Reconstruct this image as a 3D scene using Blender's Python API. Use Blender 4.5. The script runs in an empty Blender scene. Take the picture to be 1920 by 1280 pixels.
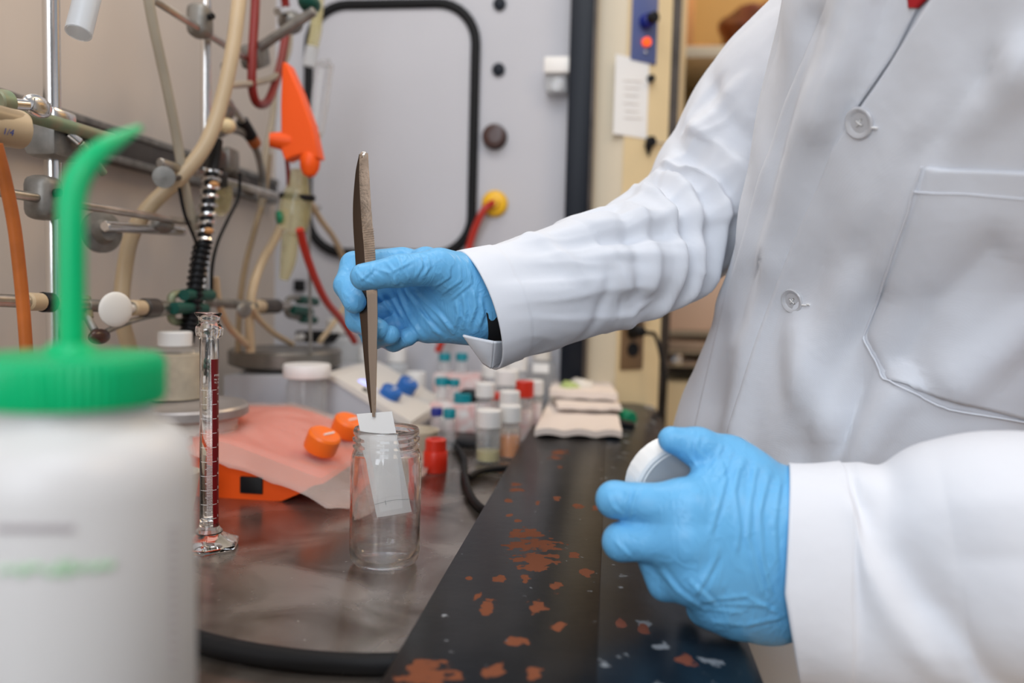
import bpy, bmesh, math, random
import numpy as np
from mathutils import Vector, Matrix, noise
from mathutils.bvhtree import BVHTree
random.seed(7)
sc = bpy.context.scene
COL = sc.collection
# ------------------------------------------------------------ camera
ZB = 0.92                      # height of the steel worktop
CAMZ = ZB + 0.206
F = 28.0 / 36.0 * 1920
YAW, PITCH, ROLL = math.radians(7.0), math.radians(-3.8), math.radians(1.5)
cd = bpy.data.cameras.new('camera'); cd.lens = 28; cd.sensor_width = 36
cam = bpy.data.objects.new('camera', cd); COL.objects.link(cam)
CR = Matrix.Rotation(YAW, 4, 'Z') @ Matrix.Rotation(math.radians(90) + PITCH, 4, 'X') @ Matrix.Rotation(ROLL, 4, 'Z')
CM = Matrix.Translation((0, 0, CAMZ)) @ CR
cam.matrix_world = CM
cd.clip_start = 0.02
cd.dof.use_dof = True; cd.dof.focus_distance = 0.575; cd.dof.aperture_fstop = 3.6
sc.camera = cam
sc.view_settings.view_transform = 'Standard'; sc.view_settings.look = 'None'
sc.view_settings.exposure = 0.12; sc.view_settings.gamma = 1
# ------------------------------------------------------------ light
w = bpy.data.worlds.new('room_light'); sc.world = w; w.use_nodes = True
bg = w.node_tree.nodes['Background']; bg.inputs[0].default_value = (0.80, 0.88, 1.0, 1); bg.inputs[1].default_value = 0.34
def area(name, loc, target, size, power, color, sy=None):
    l = bpy.data.lights.new(name, 'AREA'); l.energy = power; l.color = color; l.size = size
    l.shape = 'RECTANGLE'; l.size_y = sy or size
    o = bpy.data.objects.new(name, l); COL.objects.link(o); o.location = loc
    o.rotation_euler = (Vector(target) - Vector(loc)).to_track_quat('-Z', 'Y').to_euler()
    return o
area('hood_lamp', (-0.30, 0.75, ZB + 1.15), (-0.25, 0.75, ZB), 0.25, 4.6, (1.0, 0.93, 0.84), 1.1)
area('ceiling_lamp_near', (0.05, -0.55, ZB + 1.55), (0.12, 0.55, ZB + 0.2), 0.9, 12, (0.84, 0.91, 1.0), 0.9)
area('ceiling_lamp_far', (0.9, 2.0, ZB + 1.7), (0.5, 2.6, ZB), 0.6, 17, (1.0, 0.72, 0.42), 0.6)
area('floor_bounce_fill', (1.15, -0.25, ZB + 1.45), (0.9, -0.05, 0.0), 0.6, 10, (1.0, 0.76, 0.52), 0.6)  # added warm fill, lights the floor so it bounces onto the near sleeve
area('front_fill', (-0.42, -1.4, ZB + 0.80), (0.1, 0.6, ZB + 0.1), 1.2, 21, (0.86, 0.92, 1.0), 1.0)  # added frontal fill behind the camera, brightens the strip and coat chest

# ------------------------------------------------------------ measuring helpers
def W(px, py, d):
    return CM @ Vector(((px - 960) / F * d, -(py - 640) / F * d, -d))
def CW(r, f, u):
    return CM @ Vector((r, u, -f))
def ray(px, py):
    o = Vector((0, 0, CAMZ)); return o, (W(px, py, 1) - o)
def onZ(px, py, z=ZB):
    o, v = ray(px, py); return o + v * ((z - o.z) / v.z)
def onX(px, py, x):
    o, v = ray(px, py); return o + v * ((x - o.x) / v.x)
def onY(px, py, y):
    o, v = ray(px, py); return o + v * ((y - o.y) / v.y)
CMI = CM.inverted()
def pix(p):
    q = CMI @ Vector(p); return 960 + F * q.x / -q.z, 640 - F * q.y / -q.z

# ------------------------------------------------------------ materials
def mat(name, col, rough=0.5, metal=0.0, trans=0.0, ior=1.45, spec=0.5, sss=0.0, bump=0.0, bscale=200, var=0.0, vscale=20, col2=None, alpha=1.0, coat=0.0, emit=0.0):
    m = bpy.data.materials.new(name); m.use_nodes = True
    nt = m.node_tree; p = nt.nodes['Principled BSDF']
    p.inputs['Base Color'].default_value = (*col, 1); p.inputs['Roughness'].default_value = rough
    p.inputs['Metallic'].default_value = metal; p.inputs['Transmission Weight'].default_value = trans
    p.inputs['IOR'].default_value = ior; p.inputs['Specular IOR Level'].default_value = spec
    p.inputs['Alpha'].default_value = alpha; p.inputs['Coat Weight'].default_value = coat
    if sss:
        p.inputs['Subsurface Weight'].default_value = sss; p.inputs['Subsurface Radius'].default_value = (.01, .01, .01)
        p.inputs['Subsurface Scale'].default_value = 0.5
    if emit:
        p.inputs['Emission Color'].default_value = (*col, 1); p.inputs['Emission Strength'].default_value = emit
    tc = nt.nodes.new('ShaderNodeTexCoord')
    if var or col2:
        n = nt.nodes.new('ShaderNodeTexNoise'); n.inputs['Scale'].default_value = vscale; n.inputs['Detail'].default_value = 6
        nt.links.new(tc.outputs['Object'], n.inputs['Vector'])
        mx = nt.nodes.new('ShaderNodeMix'); mx.data_type = 'RGBA'
        c2 = col2 or tuple(c * (1 - var) for c in col)
        mx.inputs[6].default_value = (*col, 1); mx.inputs[7].default_value = (*c2, 1)
        rr = nt.nodes.new('ShaderNodeMapRange'); rr.inputs[1].default_value = .35; rr.inputs[2].default_value = .65
        nt.links.new(n.outputs['Fac'], rr.inputs[0]); nt.links.new(rr.outputs[0], mx.inputs[0])
        nt.links.new(mx.outputs[2], p.inputs['Base Color'])
    if bump:
        n = nt.nodes.new('ShaderNodeTexNoise'); n.inputs['Scale'].default_value = bscale; n.inputs['Detail'].default_value = 4
        nt.links.new(tc.outputs['Object'], n.inputs['Vector'])
        b = nt.nodes.new('ShaderNodeBump'); b.inputs['Strength'].default_value = bump; b.inputs['Distance'].default_value = 0.002
        nt.links.new(n.outputs['Fac'], b.inputs['Height']); nt.links.new(b.outputs[0], p.inputs['Normal'])
    return m
M = {}
M['beige_wall'] = mat('beige_wall', (.66, .57, .49), .55, var=.06, vscale=3)
M['grey_panel'] = mat('grey_panel', (.52, .52, .555), .5, var=.05, vscale=4)
M['cream'] = mat('cream_paint', (.84, .66, .38), .45, var=.05, vscale=8)
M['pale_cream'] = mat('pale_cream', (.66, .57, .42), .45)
M['black'] = mat('black_plastic', (.008, .008, .009), .45, spec=.3)
M['rubber'] = mat('black_rubber', (.007, .007, .008), .55, bump=.1, spec=.25)
M['navy'] = mat('sash_black', (.006, .009, .016), .4, spec=.25)
M['chrome'] = mat('bright_steel', (.75, .74, .73), .22, metal=1, bump=.05, bscale=60)
M['rod'] = mat('rod_aluminium', (.62, .58, .53), .32, metal=1, var=.35, vscale=40)
M['dull_metal'] = mat('cast_metal', (.30, .285, .26), .5, metal=.6, var=.4, vscale=60)
M['dark_metal'] = mat('dark_channel', (.10, .085, .075), .45, metal=.5, var=.4, vscale=30)
M['brass'] = mat('corroded_rod', (.28, .25, .16), .5, metal=.4, col2=(.20, .27, .17), vscale=60)
M['tube_beige'] = mat('beige_tubing', (.56, .42, .26), .38, sss=.2, var=.12, vscale=12)
M['tube_tan'] = mat('tan_tubing', (.42, .30, .17), .38, var=.3, vscale=15)
M['tube_grey'] = mat('grey_tubing', (.42, .36, .27), .38, var=.2, vscale=15)
M['tube_orange'] = mat('orange_rubber', (.50, .13, .02), .45, var=.4, vscale=25)
M['tube_red'] = mat('red_tubing', (.42, .02, .008), .35)
M['tube_dred'] = mat('dark_red_tubing', (.22, .012, .008), .35)
M['clear'] = mat('clear_plastic', (.92, .92, .93), .12, trans=.75, alpha=.6)
M['frost'] = mat('frosted_plastic', (.80, .82, .84), .3, trans=.35, alpha=.75)
M['glass'] = mat('clear_glass', (1, 1, 1), .0, trans=1, ior=1.47, alpha=.86)
M['glass2'] = mat('measuring_glass', (1, 1, 1), .0, trans=1, ior=1.47)
M['thin_glass'] = mat('thin_glass', (.93, .95, .95), .05, trans=.6, alpha=.22)
M['yell_glass'] = mat('yellowed_glass', (.70, .62, .30), .15, trans=.5, alpha=.6)
M['white_cap'] = mat('white_plastic', (.82, .80, .77), .4)
M['white'] = mat('white_paper', (.92, .91, .89), .8)
M['towel'] = mat('paper_towel', (.80, .71, .65), .9, bump=.3, bscale=300)
M['teal'] = mat('teal_plastic', (.0, .22, .27), .4)
M['blue'] = mat('blue_plastic', (.012, .12, .42), .35)
M['dblue'] = mat('dark_blue_plastic', (.01, .02, .22), .35)
M['red'] = mat('red_plastic', (.62, .025, .008), .35)
M['orange'] = mat('orange_plastic', (.90, .10, .008), .4, spec=.3)
M['knob_orange'] = mat('knob_orange', (.95, .17, .01), .35)
M['green'] = mat('green_plastic', (.0, .42, .15), .35, spec=.3, sss=.1)
M['dgreen'] = mat('dark_green_rubber', (.0, .065, .045), .5)
M['bottle'] = mat('milky_plastic', (.62, .61, .60), .4, sss=.3)
M['amber'] = mat('amber_liquid', (.85, .27, .004), .2, trans=.2)
M['amber2'] = mat('dark_amber_liquid', (.75, .10, .005), .2)
M['olive'] = mat('olive_residue', (.45, .38, .12), .4)
M['powder'] = mat('beige_powder', (.52, .42, .28), .8, var=.35, vscale=40)
M['grey_body'] = mat('grey_enamel', (.50, .51, .54), .4)
M['white_body'] = mat('white_enamel', (.72, .68, .62), .4)
M['steel_plate'] = mat('steel_plate', (.30, .28, .25), .35, metal=.8, var=.4, vscale=25)
M['alu_plate'] = mat('aluminium_plate', (.48, .44, .42), .42, metal=.6, var=.3, vscale=30)
M['brown'] = mat('brown_bakelite', (.05, .018, .012), .3)
M['yellow'] = mat('yellow_plastic', (.85, .48, .015), .4)
M['card'] = mat('cardboard', (.55, .27, .10), .7)
M['brownbag'] = mat('brown_film', (.16, .045, .015), .25, var=.5, vscale=20)
M['shelfdark'] = mat('shelf_back', (.33, .22, .08), .6)
M['switch_blue'] = mat('switch_plate_blue', (.10, .13, .30), .4)
M['pilot'] = mat('pilot_lamp', (1.0, .10, .01), .3, emit=.8)
M['glow'] = mat('display_glow', (.35, .40, 1.0), .3, emit=1.2)
M['brownplate'] = mat('outlet_brown', (.20, .12, .06), .4)
M['pink'] = mat('pink_print', (.72, .42, .40), .7, col2=(.8, .78, .76), vscale=60)
M['ceramic'] = mat('beige_ceramic', (.58, .50, .38), .45, var=.2, vscale=30)
M['skin'] = mat('skin', (.55, .33, .24), .5, sss=.1)
M['hair'] = mat('hair', (.03, .02, .015), .6)
M['redshirt'] = mat('red_shirt', (.45, .01, .015), .8)
M['trousers'] = mat('trousers', (.03, .035, .06), .8)
M['button'] = mat('clear_button', (.74, .74, .76), .12, trans=.25, alpha=.85)
M['thread'] = mat('white_thread', (.82, .81, .79), .8)
M['floor'] = mat('floor_tile', (.62, .40, .20), .4, var=.2, vscale=5)
M['ink_white'] = mat('white_ink', (.85, .82, .80), .6)
M['ink_red'] = mat('red_stripe', (.14, .002, .004), .3)
M['pencil'] = mat('pencil_line', (.22, .22, .22), .8)
M['ink_grey'] = mat('grey_ink', (.45, .40, .42), .8)
M['ink_green'] = mat('green_ink', (.42, .62, .42), .8)
M['ink_blue'] = mat('blue_ink', (.03, .08, .35), .8)
M['ink_note'] = mat('faint_ink', (.52, .44, .38), .8)

# coat cloth: fine twill weave as bump
def cloth():
    m = mat('white_cotton', (.70, .72, .765), .85, spec=.2)
    nt = m.node_tree; p = nt.nodes['Principled BSDF']
    tc = nt.nodes.new('ShaderNodeTexCoord')
    wv = nt.nodes.new('ShaderNodeTexWave'); wv.inputs['Scale'].default_value = 480; wv.inputs['Distortion'].default_value = .6; wv.bands_direction = 'DIAGONAL'
    no = nt.nodes.new('ShaderNodeTexNoise'); no.inputs['Scale'].default_value = 28; no.inputs['Detail'].default_value = 3
    nt.links.new(tc.outputs['Object'], wv.inputs[0]); nt.links.new(tc.outputs['Object'], no.inputs['Vector'])
    b1 = nt.nodes.new('ShaderNodeBump'); b1.inputs['Strength'].default_value = .04; b1.inputs['Distance'].default_value = .0006
    b2 = nt.nodes.new('ShaderNodeBump'); b2.inputs['Strength'].default_value = .35; b2.inputs['Distance'].default_value = .004
    nt.links.new(wv.outputs['Fac'], b1.inputs['Height']); nt.links.new(no.outputs['Fac'], b2.inputs['Height'])
    nt.links.new(b2.outputs[0], b1.inputs['Normal']); nt.links.new(b1.outputs[0], p.inputs['Normal'])
    p.inputs['Sheen Weight'].default_value = .1
    return m
M['cloth'] = cloth()
def glove_mat():
    m = mat('blue_nitrile', (.14, .43, .73), .38, spec=.35, sss=.1)
    nt = m.node_tree; p = nt.nodes['Principled BSDF']
    tc = nt.nodes.new('ShaderNodeTexCoord')
    mp = nt.nodes.new('ShaderNodeMapping'); mp.inputs['Scale'].default_value = (1, 1, .45); mp.inputs['Rotation'].default_value = (.3, .9, .4)
    no = nt.nodes.new('ShaderNodeTexNoise'); no.inputs['Scale'].default_value = 75; no.inputs['Detail'].default_value = 2.5; no.inputs['Distortion'].default_value = 1.2
    nt.links.new(tc.outputs['Object'], mp.inputs[0]); nt.links.new(mp.outputs[0], no.inputs['Vector'])
    # ridged folds
    s = nt.nodes.new('ShaderNodeMath'); s.operation = 'SUBTRACT'; s.inputs[1].default_value = .5
    a = nt.nodes.new('ShaderNodeMath'); a.operation = 'ABSOLUTE'
    nt.links.new(no.outputs['Fac'], s.inputs[0]); nt.links.new(s.outputs[0], a.inputs[0])
    pw = nt.nodes.new('ShaderNodeMapRange'); pw.inputs[1].default_value = 0; pw.inputs[2].default_value = .10; pw.inputs[3].default_value = 1; pw.inputs[4].default_value = 0; pw.interpolation_type = 'SMOOTHSTEP'
    nt.links.new(a.outputs[0], pw.inputs[0])
    b = nt.nodes.new('ShaderNodeBump'); b.inputs['Strength'].default_value = .16; b.inputs['Distance'].default_value = .0022
    nt.links.new(pw.outputs[0], b.inputs['Height']); nt.links.new(b.outputs[0], p.inputs['Normal'])
    return m
M['glove'] = glove_mat()
def steel_top():
    m = mat('stained_steel', (.23, .205, .185), .22, metal=.85)
    nt = m.node_tree; p = nt.nodes['Principled BSDF']; L = nt.links.new
    tc = nt.nodes.new('ShaderNodeTexCoord')
    n = nt.nodes.new('ShaderNodeTexNoise'); n.inputs['Scale'].default_value = 14; n.inputs['Detail'].default_value = 8; n.inputs['Distortion'].default_value = .8
    L(tc.outputs['Object'], n.inputs['Vector'])
    cr = nt.nodes.new('ShaderNodeValToRGB'); e = cr.color_ramp.elements
    e[0].position = .35; e[0].color = (.17, .135, .11, 1); e[1].position = .65; e[1].color = (.46, .42, .38, 1)
    L(n.outputs['Fac'], cr.inputs[0])
    n2 = nt.nodes.new('ShaderNodeTexNoise'); n2.inputs['Scale'].default_value = 150; n2.inputs['Detail'].default_value = 2
    L(tc.outputs['Object'], n2.inputs['Vector'])
    sp = nt.nodes.new('ShaderNodeMapRange'); sp.inputs[1].default_value = .72; sp.inputs[2].default_value = .76
    L(n2.outputs['Fac'], sp.inputs[0])
    mx = nt.nodes.new('ShaderNodeMix'); mx.data_type = 'RGBA'; mx.inputs[7].default_value = (.6, .57, .54, 1)
    L(sp.outputs[0], mx.inputs[0]); L(cr.outputs[0], mx.inputs[6]); L(mx.outputs[2], p.inputs['Base Color'])
    rr = nt.nodes.new('ShaderNodeMapRange'); rr.inputs[3].default_value = .12; rr.inputs[4].default_value = .40
    L(n.outputs['Fac'], rr.inputs[0]); L(rr.outputs[0], p.inputs['Roughness'])
    return m
M['steel_top'] = steel_top()
def paint_spots(name, base, rough, spots, spotcol, speck, speckcol, speckamt, vs):
    """black paint with worn-through patches (x, y, rx, ry in object space) and a few specks"""
    m = mat(name, base, rough, spec=.3); nt = m.node_tree; p = nt.nodes['Principled BSDF']; L = nt.links.new
    tc = nt.nodes.new('ShaderNodeTexCoord')
    nz = nt.nodes.new('ShaderNodeTexNoise'); nz.inputs['Scale'].default_value = 140; nz.inputs['Detail'].default_value = 5
    L(tc.outputs['Object'], nz.inputs['Vector'])
    prev = None
    for (x, y, rx, ry) in spots:
        mp = nt.nodes.new('ShaderNodeMapping'); mp.inputs['Location'].default_value = (-x / rx, -y / ry, 0); mp.inputs['Scale'].default_value = (1 / rx, 1 / ry, 0)
        L(tc.outputs['Object'], mp.inputs[0])
        ln = nt.nodes.new('ShaderNodeVectorMath'); ln.operation = 'LENGTH'; L(mp.outputs[0], ln.inputs[0])
        if prev is None: prev = ln.outputs['Value']
        else:
            mi = nt.nodes.new('ShaderNodeMath'); mi.operation = 'MINIMUM'; L(prev, mi.inputs[0]); L(ln.outputs['Value'], mi.inputs[1]); prev = mi.outputs[0]
    # length - (noise-.5)*k < 1
    k = nt.nodes.new('ShaderNodeMath'); k.operation = 'MULTIPLY_ADD'; k.inputs[1].default_value = -3.4; k.inputs[2].default_value = 1.75
    L(nz.outputs['Fac'], k.inputs[0])
    ad = nt.nodes.new('ShaderNodeMath'); ad.operation = 'ADD'; L(prev, ad.inputs[0]); L(k.outputs[0], ad.inputs[1])
    mr = nt.nodes.new('ShaderNodeMapRange'); mr.inputs[1].default_value = .85; mr.inputs[2].default_value = 1.0; mr.inputs[3].default_value = 1; mr.inputs[4].default_value = 0
    L(ad.outputs[0], mr.inputs[0])
    n3 = nt.nodes.new('ShaderNodeTexNoise'); n3.inputs['Scale'].default_value = 12; n3.inputs['Detail'].default_value = 8
    L(tc.outputs['Object'], n3.inputs['Vector'])
    cr = nt.nodes.new('ShaderNodeMix'); cr.data_type = 'RGBA'; cr.inputs[6].default_value = (*base, 1); cr.inputs[7].default_value = (base[0] * 3.2, base[1] * 2.9, base[2] * 2.6, 1)
    r3 = nt.nodes.new('ShaderNodeMapRange'); r3.inputs[1].default_value = .45; r3.inputs[2].default_value = .75
    L(n3.outputs['Fac'], r3.inputs[0]); L(r3.outputs[0], cr.inputs[0])
    n2 = nt.nodes.new('ShaderNodeTexNoise'); n2.inputs['Scale'].default_value = vs; n2.inputs['Detail'].default_value = 3
    L(tc.outputs['Object'], n2.inputs['Vector'])
    s2 = nt.nodes.new('ShaderNodeMapRange'); s2.inputs[1].default_value = speck; s2.inputs[2].default_value = speck + .05; s2.inputs[4].default_value = speckamt
    L(n2.outputs['Fac'], s2.inputs[0])
    m1 = nt.nodes.new('ShaderNodeMix'); m1.data_type = 'RGBA'; m1.inputs[7].default_value = (*speckcol, 1)
    L(s2.outputs[0], m1.inputs[0]); L(cr.outputs[2], m1.inputs[6])
    m2 = nt.nodes.new('ShaderNodeMix'); m2.data_type = 'RGBA'; m2.inputs[7].default_value = (*spotcol, 1)
    L(mr.outputs[0], m2.inputs[0]); L(m1.outputs[2], m2.inputs[6]); L(m2.outputs[2], p.inputs['Base Color'])
    ro = nt.nodes.new('ShaderNodeMapRange'); ro.inputs[3].default_value = rough; ro.inputs[4].default_value = .8
    L(mr.outputs[0], ro.inputs[0]); L(ro.outputs[0], p.inputs['Roughness'])
    bp = nt.nodes.new('ShaderNodeBump'); bp.inputs['Strength'].default_value = .15; bp.inputs['Distance'].default_value = .001
    L(n2.outputs['Fac'], bp.inputs['Height']); L(bp.outputs[0], p.inputs['Normal'])
    return m
def film():
    m = mat('plastic_film', (.80, .62, .55), .25, bump=.15, bscale=30); m.node_tree.nodes['Principled BSDF'].inputs['Alpha'].default_value = .27
    return m
M['film'] = film()
M['tan_far'] = mat('reflection_wall_brown', (.22, .17, .13), .7)

# ------------------------------------------------------------ mesh builder
class MB:
    def __init__(s): s.v = []; s.f = []
    def add(s, vs, fs):
        o = len(s.v); s.v += [Vector(v) for v in vs]; s.f += [tuple(i + o for i in f) for f in fs]; return s
    def box(s, c, size, rot=None, bev=0.0, seg=2):
        bm = bmesh.new(); bmesh.ops.create_cube(bm, size=1)
        for v in bm.verts: v.co = Vector((v.co.x * size[0], v.co.y * size[1], v.co.z * size[2]))
        if bev: bmesh.ops.bevel(bm, geom=bm.edges[:], offset=bev, segments=seg, profile=.5, affect='EDGES')
        R = rot if rot else Matrix.Identity(3)
        s.add([R @ v.co + Vector(c) for v in bm.verts], [[v.index for v in f.verts] for f in bm.faces]) if not bm.verts.index_update() else 0
        bm.free(); return s
    def prism(s, poly, a, b, axis='Y'):
        """poly of 2-D points extruded from a to b along axis"""
        n = len(poly)
        def P(p, t): return (p[0], t, p[1]) if axis == 'Y' else ((t, p[0], p[1]) if axis == 'X' else (p[0], p[1], t))
        s.add([P(p, a) for p in poly] + [P(p, b) for p in poly],
              [tuple(range(n)), tuple(range(2 * n - 1, n - 1, -1))] + [(i, i + n, (i + 1) % n + n, (i + 1) % n) for i in range(n)]); return s
    def lathe(s, prof, segs=40, base=(0, 0, 0), axis=(0, 0, 1), closed=False, rfun=None):
        q = Vector(axis).to_track_quat('Z', 'Y'); base = Vector(base); vs = []; n = len(prof)
        for k in range(segs):
            a = 2 * math.pi * k / segs
            for (r, z) in prof:
                rr = r * (rfun(a, r, z) if rfun else 1)
                vs.append(base + q @ Vector((rr * math.cos(a), rr * math.sin(a), z)))
        fs = []
        for k in range(segs):
            k2 = (k + 1) % segs
            for i in range(n if closed else n - 1):
                j = (i + 1) % n
                fs.append((k * n + i, k2 * n + i, k2 * n + j, k * n + j))
        s.add(vs, fs); return s
    def cyl(s, a, b, r, segs=20, r2=None, bev=None):
        a = Vector(a); b = Vector(b); h = (b - a).length; r2 = r if r2 is None else r2
        e = min(r, r2, h / 2) * .18 if bev is None else bev
        return s.lathe([(0, 0), (r - e, 0), (r, e), (r2, h - e), (r2 - e, h), (0, h)], segs, a, b - a)
    def sphere(s, c, r, sc3=(1, 1, 1), u=20, v=12, rot=None):
        bm = bmesh.new(); bmesh.ops.create_uvsphere(bm, u_segments=u, v_segments=v, radius=r); bm.verts.index_update()
        R = rot if rot else Matrix.Identity(3)
        s.add([R @ Vector((x.co.x * sc3[0], x.co.y * sc3[1], x.co.z * sc3[2])) + Vector(c) for x in bm.verts], [[x.index for x in f.verts] for f in bm.faces]); bm.free(); return s
    def tube(s, pts, r, segs=12, n=8, smooth=True, rf=None, hollow=None):
        P = spline(pts, n) if smooth and len(pts) > 2 else [Vector(p) for p in pts]
        m = len(P); fr = frames(P); vs = []
        def rad(i):
            if callable(r): return r(i / (m - 1))
            if isinstance(r, (list, tuple)):
                t = i / (m - 1) * (len(r) - 1); k = min(int(t), len(r) - 2); return r[k] + (r[k + 1] - r[k]) * (t - k)
            return r
        for i, p in enumerate(P):
            a, b = fr[i]; R = rad(i)
            for k in range(segs):
                t = 2 * math.pi * k / segs
                vs.append(p + a * (R * math.cos(t)) + b * (R * math.sin(t)))
        fs = [(i * segs + k, i * segs + (k + 1) % segs, (i + 1) * segs + (k + 1) % segs, (i + 1) * segs + k) for i in range(m - 1) for k in range(segs)]
        if not hollow: fs += [tuple(range(segs))[::-1], tuple(range((m - 1) * segs, m * segs))]
        s.add(vs, fs); return s
    def build(s, name, m, parent=None, origin=None, smooth=35):
        if origin is None:
            if parent is not None: origin = root_loc(parent)
            else:
                xs = [v.x for v in s.v]; ys = [v.y for v in s.v]; zs = [v.z for v in s.v]
                origin = Vector(((min(xs) + max(xs)) / 2, (min(ys) + max(ys)) / 2, min(zs)))
        origin = Vector(origin)
        me = bpy.data.meshes.new(name); me.from_pydata([tuple(v - origin) for v in s.v], [], s.f); me.validate()
        bm = bmesh.new(); bm.from_mesh(me); bmesh.ops.recalc_face_normals(bm, faces=bm.faces[:])
        ang = math.radians(smooth)
        for f in bm.faces: f.smooth = True
        for e in bm.edges:
            if len(e.link_faces) == 2 and e.calc_face_angle(0) > ang: e.smooth = False
        bm.to_mesh(me); bm.free()
        me.materials.append(M[m] if isinstance(m, str) else m)
        o = bpy.data.objects.new(name, me); COL.objects.link(o)
        if parent is not None: o.parent = parent
        else: o.location = origin
        return o
def root_loc(o):
    p = Vector(o.location)
    while o.parent is not None:
        o = o.parent; p += Vector(o.location)
    return p
def spline(pts, n=8):
    P = [Vector(p) for p in pts]; P = [P[0] * 2 - P[1]] + P + [P[-1] * 2 - P[-2]]; out = []
    for i in range(1, len(P) - 2):
        a, b, c, d = P[i - 1], P[i], P[i + 1], P[i + 2]
        for k in range(n):
            t = k / n
            out.append(.5 * ((2 * b) + (c - a) * t + (2 * a - 5 * b + 4 * c - d) * t * t + (3 * b - a - 3 * c + d) * t ** 3))
    out.append(P[-2]); return out
def frames(P):
    m = len(P); fr = []; prev = None
    for i in range(m):
        t = (P[min(i + 1, m - 1)] - P[max(i - 1, 0)]).normalized()
        if prev is None:
            a = t.cross(Vector((0, 0, 1)));
            if a.length < .1: a = t.cross(Vector((1, 0, 0)))
            a.normalize()
        else: a = (prev - t * prev.dot(t)).normalized()
        prev = a; fr.append((a, t.cross(a)))
    return fr
def props(o, label=None, cat=None, group=None, kind=None):
    if label: o['label'] = label
    if cat: o['category'] = cat
    if group: o['group'] = group
    if kind: o['kind'] = kind
    return o
def thing(name, loc, label, cat, group=None):
    o = bpy.data.objects.new(name, None); COL.objects.link(o); o.location = loc; o.empty_display_size = .02
    return props(o, label, cat, group)
def structure(name, mb, m): return props(mb.build(name, m), kind='structure')
def dup(root, loc, label, group=None, rz=0):
    r = root.copy(); COL.objects.link(r); r.location = loc; r.rotation_euler = (0, 0, rz); r['label'] = label
    if group: r['group'] = group
    for ch in root.children:
        c = ch.copy(); COL.objects.link(c); c.parent = r
        for g in ch.children:
            d = g.copy(); COL.objects.link(d); d.parent = c
    return r
def text_mb(body, size, thick=0.0):
    cu = bpy.data.curves.new('t', 'FONT'); cu.body = body; cu.size = size; cu.extrude = thick; cu.resolution_u = 2
    o = bpy.data.objects.new('t', cu); COL.objects.link(o); bpy.context.view_layer.update()
    dg = bpy.context.evaluated_depsgraph_get(); me = bpy.data.meshes.new_from_object(o.evaluated_get(dg))
    vs = [v.co.copy() for v in me.vertices]; fs = [tuple(p.vertices) for p in me.polygons]
    bpy.data.objects.remove(o); bpy.data.curves.remove(cu); bpy.data.meshes.remove(me)
    return vs, fs

# ------------------------------------------------------------ implicit surfaces (hands, body)
def surface_nets(fn, lo, hi, h):
    lo = np.array(lo, float); hi = np.array(hi, float); n = np.ceil((hi - lo) / h).astype(int) + 1
    ax = [lo[i] + h * np.arange(n[i]) for i in range(3)]
    X, Y, Z = np.meshgrid(*ax, indexing='ij'); V = fn(np.stack([X, Y, Z], -1))
    ins = V < 0; c = np.zeros(tuple(n - 1), int)
    offs = [(i, j, k) for i in (0, 1) for j in (0, 1) for k in (0, 1)]
    sl = lambda o: tuple(slice(o[a], n[a] - 1 + o[a]) for a in range(3))
    for o in offs: c += ins[sl(o)]
    act = (c > 0) & (c < 8); idx = np.full(act.shape, -1); cells = np.argwhere(act); idx[act] = np.arange(len(cells))
    acc = np.zeros((len(cells), 3)); cnt = np.zeros(len(cells)); ci = tuple(cells.T)
    for a in offs:
        for d in range(3):
            if a[d]: continue
            b = list(a); b[d] = 1
            va = V[sl(a)][ci]; vb = V[sl(b)][ci]; m = (va < 0) != (vb < 0)
            t = np.where(m, va / np.where(m, va - vb, 1), 0)
            p = np.array(a, float)[None, :].repeat(len(cells), 0); p[:, d] += t
            acc[m] += p[m]; cnt[m] += 1
    verts = lo + h * (cells + acc / cnt[:, None]); faces = []
    for d in range(3):
        u, v = (d + 1) % 3, (d + 2) % 3
        s0 = [slice(None)] * 3; s1 = [slice(None)] * 3; s0[d] = slice(0, n[d] - 1); s1[d] = slice(1, n[d])
        A = ins[tuple(s0)]; Bb = ins[tuple(s1)]; e = np.argwhere(A != Bb)
        e = e[(e[:, u] > 0) & (e[:, v] > 0) & (e[:, u] < n[u] - 1) & (e[:, v] < n[v] - 1)]
        def cell(du, dv):
            q = e.copy(); q[:, u] -= du; q[:, v] -= dv; return idx[tuple(q.T)]
        q = np.stack([cell(1, 1), cell(0, 1), cell(0, 0), cell(1, 0)], 1)
        fl = A[tuple(e.T)]; q[~fl] = q[~fl][:, ::-1]; faces.append(q)
    return verts, np.concatenate(faces)
def cone_sdf(P, a, b, ra, rb):
    a = np.array(a); b = np.array(b); ab = b - a; t = np.clip(((P - a) @ ab) / (ab @ ab), 0, 1)
    return np.linalg.norm(P - a - t[..., None] * ab, axis=-1) - (ra + (rb - ra) * t)
def smin(a, b, k):
    h = np.clip(.5 + .5 * (b - a) / k, 0, 1); return b + (a - b) * h - k * h * (1 - h)
def ridge(P, pts, w):
    """bump profile around a polyline"""
    d = None
    for a, b in zip(pts[:-1], pts[1:]):
        q = cone_sdf(P, a, b, 0, 0); d = q if d is None else np.minimum(d, q)
    return np.exp(-(d / w) ** 2)
def sdf_object(name, fn, lo, hi, h, m, parent, smooth_it=2):
    v, f = surface_nets(fn, lo, hi, h); mb = MB(); mb.v = [Vector(x) for x in v]; mb.f = [tuple(int(i) for i in q) for q in f]
    o = mb.build(name, m, parent, smooth=180)
    if smooth_it:
        bm = bmesh.new(); bm.from_mesh(o.data)
        for _ in range(smooth_it): bmesh.ops.smooth_vert(bm, verts=bm.verts[:], factor=.5, use_axis_x=True, use_axis_y=True, use_axis_z=True)
        bm.to_mesh(o.data); bm.free()
    return o
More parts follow.
